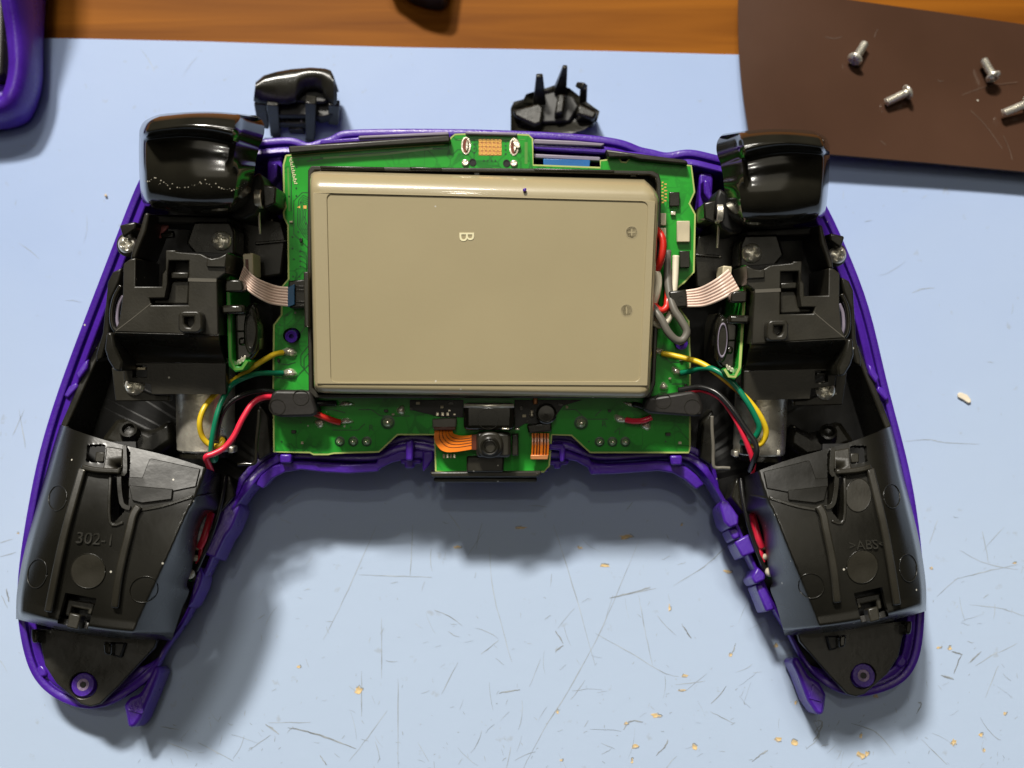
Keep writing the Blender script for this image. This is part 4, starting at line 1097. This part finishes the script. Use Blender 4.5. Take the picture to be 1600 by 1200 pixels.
    def band(name, P, wd, dz, thick, m, par, bevel=.25):     # raised rail along a px path
        P = [tuple(p) for p in catmull(P, 4)]
        top = [W(*sd(side, *p), gs(*p) + dz) for p in P]; V, Fs = [], []
        for i, p in enumerate(top):
            t = (top[min(i+1, len(top)-1)] - top[max(i-1, 0)]).normalized(); sv = ZAX.cross(t).normalized() * wd / 2
            V += [p + sv, p - sv, p - sv - ZAX * thick, p + sv - ZAX * thick]
        for i in range(len(top) - 1):
            a = i * 4
            for q in range(4): Fs.append((a + q, a + (q + 1) % 4, a + 4 + (q + 1) % 4, a + 4 + q))
        Fs += [(3, 2, 1, 0), tuple(len(V) - 4 + q for q in range(4))]
        return mk(name, V, Fs, m, par, bevel=bevel)
    band('rail', [(128,731),(114,780),(100,832),(88,885),(74,956)], 1.25, 1.2, 2.2, 'black_matte', GR)
    band('rail', [(216,790),(207,805),(201,830),(191,870),(184,905),(178,950)], 1.25, 1.0, 2.2, 'black_matte', GR)
    band('rail', [(126,729),(150,734),(187,736)], .9, 1.3, 2.6, 'black_matte', GR)
    band('slot_edge', [(194,696),(195,738),(186,742),(190,786),(203,794)], .7, .5, 4, 'black', GR, .15)
    band('slot_edge', [(172,742),(171,815),(192,816)], .5, .3, 4, 'black', GR, .12)
    decal('latch_block', [(166,697),(192,701),(191,730),(183,737),(160,733),(163,722)], .7, 1.5, 'black_matte', GR, .2, 3)
    decal('inner_panel', [(236,716),(338,738),(318,758),(268,768),(268,779),(200,760),(201,745),(222,746),(228,730),(233,718)], .22, 1, 'black_grip', GR, .12, 4)
    decal('inner_panel', [(201,758),(270,764),(268,780),(222,786),(206,782)], .45, 1, 'black_grip', GR, .12, 4)
    band('fold', [(218,797),(255,790),(300,776),(333,770)], .5, .25, 1, 'black', GR, .15)
    def disc(x, y, rx, ry, fill, rot=0):
        if fill: decal('mould_disc', ell(x, y, rx, ry, 28, rot), .12, .6, 'black_matte', GR, .06)
        P = ell(x, y, rx, ry, 36, rot); P.append(P[0])
        pts = [W(*sd(side, *p), gs(*p) + .12) for p in P]
        V, Fs = tubegeo(pts, .07, 5); mk('mould_ring', V, Fs, 'black', GR, smooth=True)
    disc(137.5, 892, 27, 27, True); disc(225, 921, 23, 20, False, -.4); disc(58, 896, 15, 23, False, .2); disc(90, 778, 14, 20, False, .2)
    if R_: disc(148, 775, 22, 27, True)
    # clip window at the lower end
    zc = gs(120, 955)
    S('clip_step', [(106,936),(148,943),(142,961),(136,959),(138,953),(112,948),(108,963),(101,961)], zc - 1.6, zc - 3, 'black_matte', GR, .2, 'w')
    S('clip_hook', [(108,957),(126,961),(121,984),(103,980)], zc - .1, zc - 2.5, 'black_matte', GR, .25, 'w')
    S('latch_stop', [(149,706),(164,706),(162,722),(148,722)], gs(150, 710) - 1.0, gs(150, 710) - 3, 'black_matte', GR, .2, 'w')
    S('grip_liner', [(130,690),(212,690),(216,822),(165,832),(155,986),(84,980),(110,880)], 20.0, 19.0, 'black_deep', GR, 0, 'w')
    if side == 'L':
        lettering('mould_letters', '302-1', 149, 843, gs(149, 843) + .06, 2.6, -.07, 'black', GR, 'w', .16, sx=1.05)
    else:
        x, y = mir(139, 848); lettering('mould_letters', '>ABS<', 1355, 852, gs(139, 848) + .02, 2.1, .05, 'black', GR, 'w', .1)
    # tip of the handle
    TP = S('tip_plate', [[(58,982),(120,985),(246,998),(241,1012),(185,1072),(156,1100),(141,1104),(126,1100),(88,1068),(70,1040),(64,1010)], ell(130, 1071, 21, 20)], 9.6, 8.4, 'black', ctl, .2, 'w')
    bc = W(*sd(side, 130, 1070), 9.6) - ZAX * 4.2
    BO = lathe('screw_boss', bc, (0, 0, 1), [(2.0, -3), (2.0, 4.2), (1.85, 4.4), (1.05, 4.4), (.95, 4.2), (.9, 2.0), (.01, 2.0)], 'purple', ctl, 30)
    lathe('worn_thread', bc + ZAX * 4.0, (0, 0, 1), [(1.0, 0), (1.02, .35), (.85, .38), (.55, .3), (.5, -.6)], 'thread', BO, 18)
    lathe('boss_hole', bc + ZAX * 4.0, (0, 0, 1), [(.5, .1), (.5, -.2), (.01, -.2)], 'black_deep', BO, 14)
    for P in ([(48,982),(59,984),(59,1004),(50,1005),(48,996)], [(161,1002),(174,1004),(173,1024),(162,1022)]):
        S('fin', P, 13.0, 8, 'black_gloss', TP, .35, 'w')
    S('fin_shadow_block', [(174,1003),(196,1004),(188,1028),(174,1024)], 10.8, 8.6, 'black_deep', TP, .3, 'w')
    # inner window of the grip with its little wires and beads
    tube('lead_wire', [(330,802,13),(325,820,13.5),(318,842,13.5),(312,856,13)], .62, 'red', ctl, 'w', side)
    tube('lead_wire', [(318,850,12.5),(314,866,12.5),(309,880,12)], .5, 'red', ctl, 'w', side)
    tube('strap_wire', [(352,742,14),(347,775,14.5),(338,812,14),(326,846,13),(315,872,12.5),(306,892,12)], .4, 'black_wire', ctl, 'w', side)
    S('switch_block', [(318,846),(326,850),(312,884),(304,900),(299,893),(305,862)], 11.8, 7, 'black', ctl, .3, 'w')
    for x, y, r_ in ((309, 853, .75), (306, 872, .6), (297, 897, .85)):
        c = W(*sd(side, x, y), 12.5); V, Fs = lathegeo(c, (0, 0, 1), [(.01, -r_), (r_ * .7, -r_ * .7), (r_, 0), (r_ * .7, r_ * .7), (.01, r_)], 14, False)
        mk('solder_bead', V, Fs, 'white', ctl, smooth=True)
    S('switch_board', [(312,858),(306,885),(298,908),(294,908),(300,880),(305,858)], 11.2, 10, 'pcb', ctl, .1, 'w')
    S('corner_wedge', [(349,742),(360,742),(368,773),(344,800)], 13.6, 6, 'black_gloss', ctl, .3, 'w')
    return SM
SML = both('L'); SMR = both('R')
slab('torn_flex', [(250,342),(262,340),(263,355),(254,364),(252,372),(240,372),(236,361),(249,358)], 4, 3.5, 'pink', SML, .1)
tube('torn_flex_pin', [(253,368,3.5),(272,366,3.5)], .6, 'black_gloss', SML)

# --- ribbon cables
def ribbon(A_, B_, h, par, n_=6):
    A_, B_ = catmull(A_, 6), catmull(B_, 6)
    hz = catmull([(a,) for a in h], 6)
    def f(t, s):
        a = polyline(A_, t); c = polyline(B_, t); x, y = a + (c - a) * s
        return B(x, y, float(np.interp(t, np.linspace(0, 1, len(hz)), hz[:, 0])) + .13 * abs(math.sin(math.pi * s * (n_ + 1))))
    V, Fs = gridmesh(f, 24, 56); o = mk('ribbon_cable', V, Fs, 'ribbon', par, smooth=True, solid=.15)
    for q in range(1, n_ + 1):
        V, Fs = tubegeo([f(i / 30, q / (n_ + 1)) + E3 * .0 for i in range(31)], .07, 5); mk('ribbon_groove', V, Fs, 'ribbon_line', o)
    return o
ribbon([(381,415),(398,432),(422,443),(436,447),(450,448)], [(373,437),(390,457),(415,472),(432,477),(450,479)], (7.5, 9.5, 8, 5.5, 4.4), ctl)
slab('blue_stiffener', [(449,449),(460,444),(460,476),(449,480)], 4.5, 3.9, 'blue_stiff', ctl, .08)
ribbon([(1072,453),(1090,450),(1106,443),(1122,433),(1138,420)], [(1072,480),(1100,479),(1125,470),(1142,461),(1156,453)], (4.8, 6, 8, 9, 8), ctl)

# --- wires
tube('yellow_wire', [(442,551,.9),(428,554,2.2),(402,569,4),(375,588,4.2),(352,604,3.4),(335,617,3.6),(319,638,5.5),(312,660,6.2),(316,682,5.6),(328,695,5.2),(342,697,5.5),(348,689,5),(344,685,4)], .48, 'yellow', ctl)
tube('green_wire', [(442,583,.9),(428,583,2),(402,584,4),(378,592,5.2),(360,604,4.6),(346,628,6.4),(337,656,7.2),(331,690,7),(330,708,6.6),(333,719,6),(337,716,5),(335,700,4)], .46, 'green', ctl)
tube('black_wire', [(428,612,2.5),(410,611,3.5),(390,614,4.5),(366,624,5.5),(350,640,6),(341,664,5.5),(338,688,5)], .46, 'black_wire', ctl)
tube('red_wire', [(430,620,2.5),(412,621,3.5),(395,630,4.5),(379,654,5.5),(365,682,6.2),(350,700,6.6),(334,709,7.2),(322,714,7.4),(325,724,6.5),(330,736,5)], .5, 'red', ctl)
tube('yellow_wire', [(1034,552,1.0),(1067,559,2.5),(1094,567,4),(1117,581,5.2),(1140,599,6),(1166,622,6.5),(1187,649,6.5),(1197,674,6),(1191,691,5.5),(1180,696,5.3),(1171,693,4.5)], .5, 'yellow', ctl)
tube('green_wire', [(1064,583,1.0),(1078,580,2),(1098,575,4),(1117,578,5.6),(1144,597,6.8),(1166,626,7.4),(1181,653,7.2),(1186,670,6.8),(1178,685,6),(1168,691,5),(1158,691,4)], .5, 'green', ctl)
tube('black_wire', [(1060,610,2.5),(1082,606,3.5),(1099,606,4.5),(1121,615,5.8),(1144,639,7),(1166,671,7.6),(1180,692,8),(1182,708,8),(1177,722,7),(1172,736,5)], .48, 'black_wire', ctl)
tube('red_wire', [(1066,612,2.5),(1083,610,3.2),(1099,609.5,4),(1124,621,5),(1144,646,6.2),(1160,676,6.8),(1172,706,6.6),(1177,724,6),(1175,738,5)], .48, 'red', ctl)
tube('red_wire', [(488,644,2),(505,651,1.8),(520,657,1.4),(531,660,.8)], .55, 'red2', ctl)
tube('red_wire', [(1018,652,2),(1005,657,2),(990,658,1.4),(978,656,.8)], .5, 'red', ctl)
tube('black_wire', [(486,630,2),(505,630,1.6),(525,630,.8)], .5, 'black_wire', ctl)
tube('black_wire', [(1012,640,2),(1000,634,1.6),(990,632,.8)], .5, 'black_wire', ctl)

# ------------------------------------------------------------------ battery
def battery():
    C4 = [(484,267),(1031,281),(1015,622),(491,614)]      # far left, far right, near right, near left
    def at(u, v, w):
        a = np.array(C4[0]) + (np.array(C4[1]) - C4[0]) * u; c = np.array(C4[3]) + (np.array(C4[2]) - C4[3]) * u
        x, y = a + (c - a) * v
        return B(x, y, w)
    prof = [(0.012, 1.0), (0.0, 3.0)] + [(0.088 * (1 - math.cos(math.radians(q))), 9.0 - 4.6 * (1 - math.sin(math.radians(q)))) for q in range(0, 91, 9)]
    prof += [(1 - 0.034 * (1 - math.cos(math.radians(q))), 9.0 - 2.2 * (1 - math.sin(math.radians(q)))) for q in range(90, -1, -9)] + [(1.0, 3.0), (.988, 1.0)]
    ust = [0, .004, .012, .03, .5, .955, .97, .985, .994, 1.0]
    wsh = [-1.1, -.35, -.05, 0, 0, 0, 0, -.05, -.35, -1.1]
    rin = [.026, .013, .004, 0, 0, 0, 0, .004, .013, .026]
    V, Fs = [], []; k = len(prof)
    for u, d, ri in zip(ust, wsh, rin):
        ch = max(0, (u - .955) / .045) * .058              # cut corner at the far right
        for v, w in prof:
            vv = v if v > .5 else max(v, ch + v * .4) if ch > 0 else v
            V.append(at(u, .5 + (vv - .5) * (1 - 2 * ri), w + (d if w > 6 else 0)))
    for i in range(len(ust) - 1):
        for j in range(k): Fs.append((i*k + j, i*k + (j+1) % k, (i+1)*k + (j+1) % k, (i+1)*k + j))
    Fs += [tuple(range(k - 1, -1, -1)), tuple(range((len(ust)-1)*k, len(ust)*k))]
    r = mk('battery', V, Fs, 'battery', None, smooth=True)
    try: r.data.set_sharp_from_angle(angle=math.radians(35))
    except Exception: pass
    tag(r, 'flat olive grey rechargeable battery lying in the middle of the opened controller', 'battery')
    outer = [(489,301),(1024,314),(1012,603),(495,600)]
    inner = []
    for (cx, cy), a0 in zip(((520,311),(1003,324),(991,587),(526,588)), (180, 270, 0, 90)):
        for i in range(6):
            a = math.radians(a0 + 18 * i); inner.append((cx + 9 * math.cos(a), cy + 9 * math.sin(a)))
    slab('face_border', [outer, inner], 9.2, 8.9, 'battery', r, .1)
    slab('label_panel', inner, 9.02, 8.9, 'battery_in', r, 0)
    lettering('letter', 'B', 728, 369.5, 9.05, 3.5, -math.pi / 2, 'cream', r, 'b', .05, sx=.85)
    for (x, y), s in (((987, 363), '+'), ((979, 485), '-')):
        lathe('emblem_ring', B(x, y, 9.02), E3, [(.92, 0), (.92, .025), (1.05, .025), (1.05, 0)], 'battery', r, 28)
        V, Fs = strip([(x - 5.5, y), (x + 5.5, y)] if s == '+' else [(x, y - 5.5), (x, y + 5.5)], .22, 9.04); mk('emblem_bar', V, Fs, 'battery', r)
        if s == '+': V, Fs = strip([(x, y - 5.5), (x, y + 5.5)], .22, 9.043); mk('emblem_bar', V, Fs, 'battery', r)
    return r
bat = battery()
def bwire(name, m, P, r): tube(name, P, r, m, bat)
bwire('red_wire', 'red2', [(1024,358,4),(1032,366,5.5),(1036,380,6),(1034,400,6),(1028,418,5),(1020,426,4)], .62)
bwire('red_wire', 'red2', [(1018,468,4),(1025,480,5),(1034,485,5.2),(1041,480,5),(1043,468,4.5),(1044,452,3)], .58)
bwire('white_wire', 'grey' if False else 'white', [(1018,420,4),(1027,428,4.8),(1029,442,5),(1026,460,5),(1021,476,4.5)], .6)
bwire('white_wire', 'white', [(1018,492,3.5),(1023,503,4),(1031,508,4.2),(1041,503,4.2),(1048,490,4),(1050,476,3.5),(1053,452,3),(1055,425,2.5),(1056,400,2)], .6)
bwire('grey_wire', 'grey', [(1018,478,5),(1025,487,6),(1034,500,6.6),(1044,519,6.8),(1056,531,6.6),(1067,531,6.4),(1073,518,6.2),(1064,500,6),(1053,483,5.5),(1046,459,4.5),(1043,430,3.5),(1043,392,2.5)], .66)
crumb('crumb', 820, 296.5, 9.0, 3.5, 'purple', 'tiny purple plastic crumb near the far edge of the battery', 'crumb', fr='b')
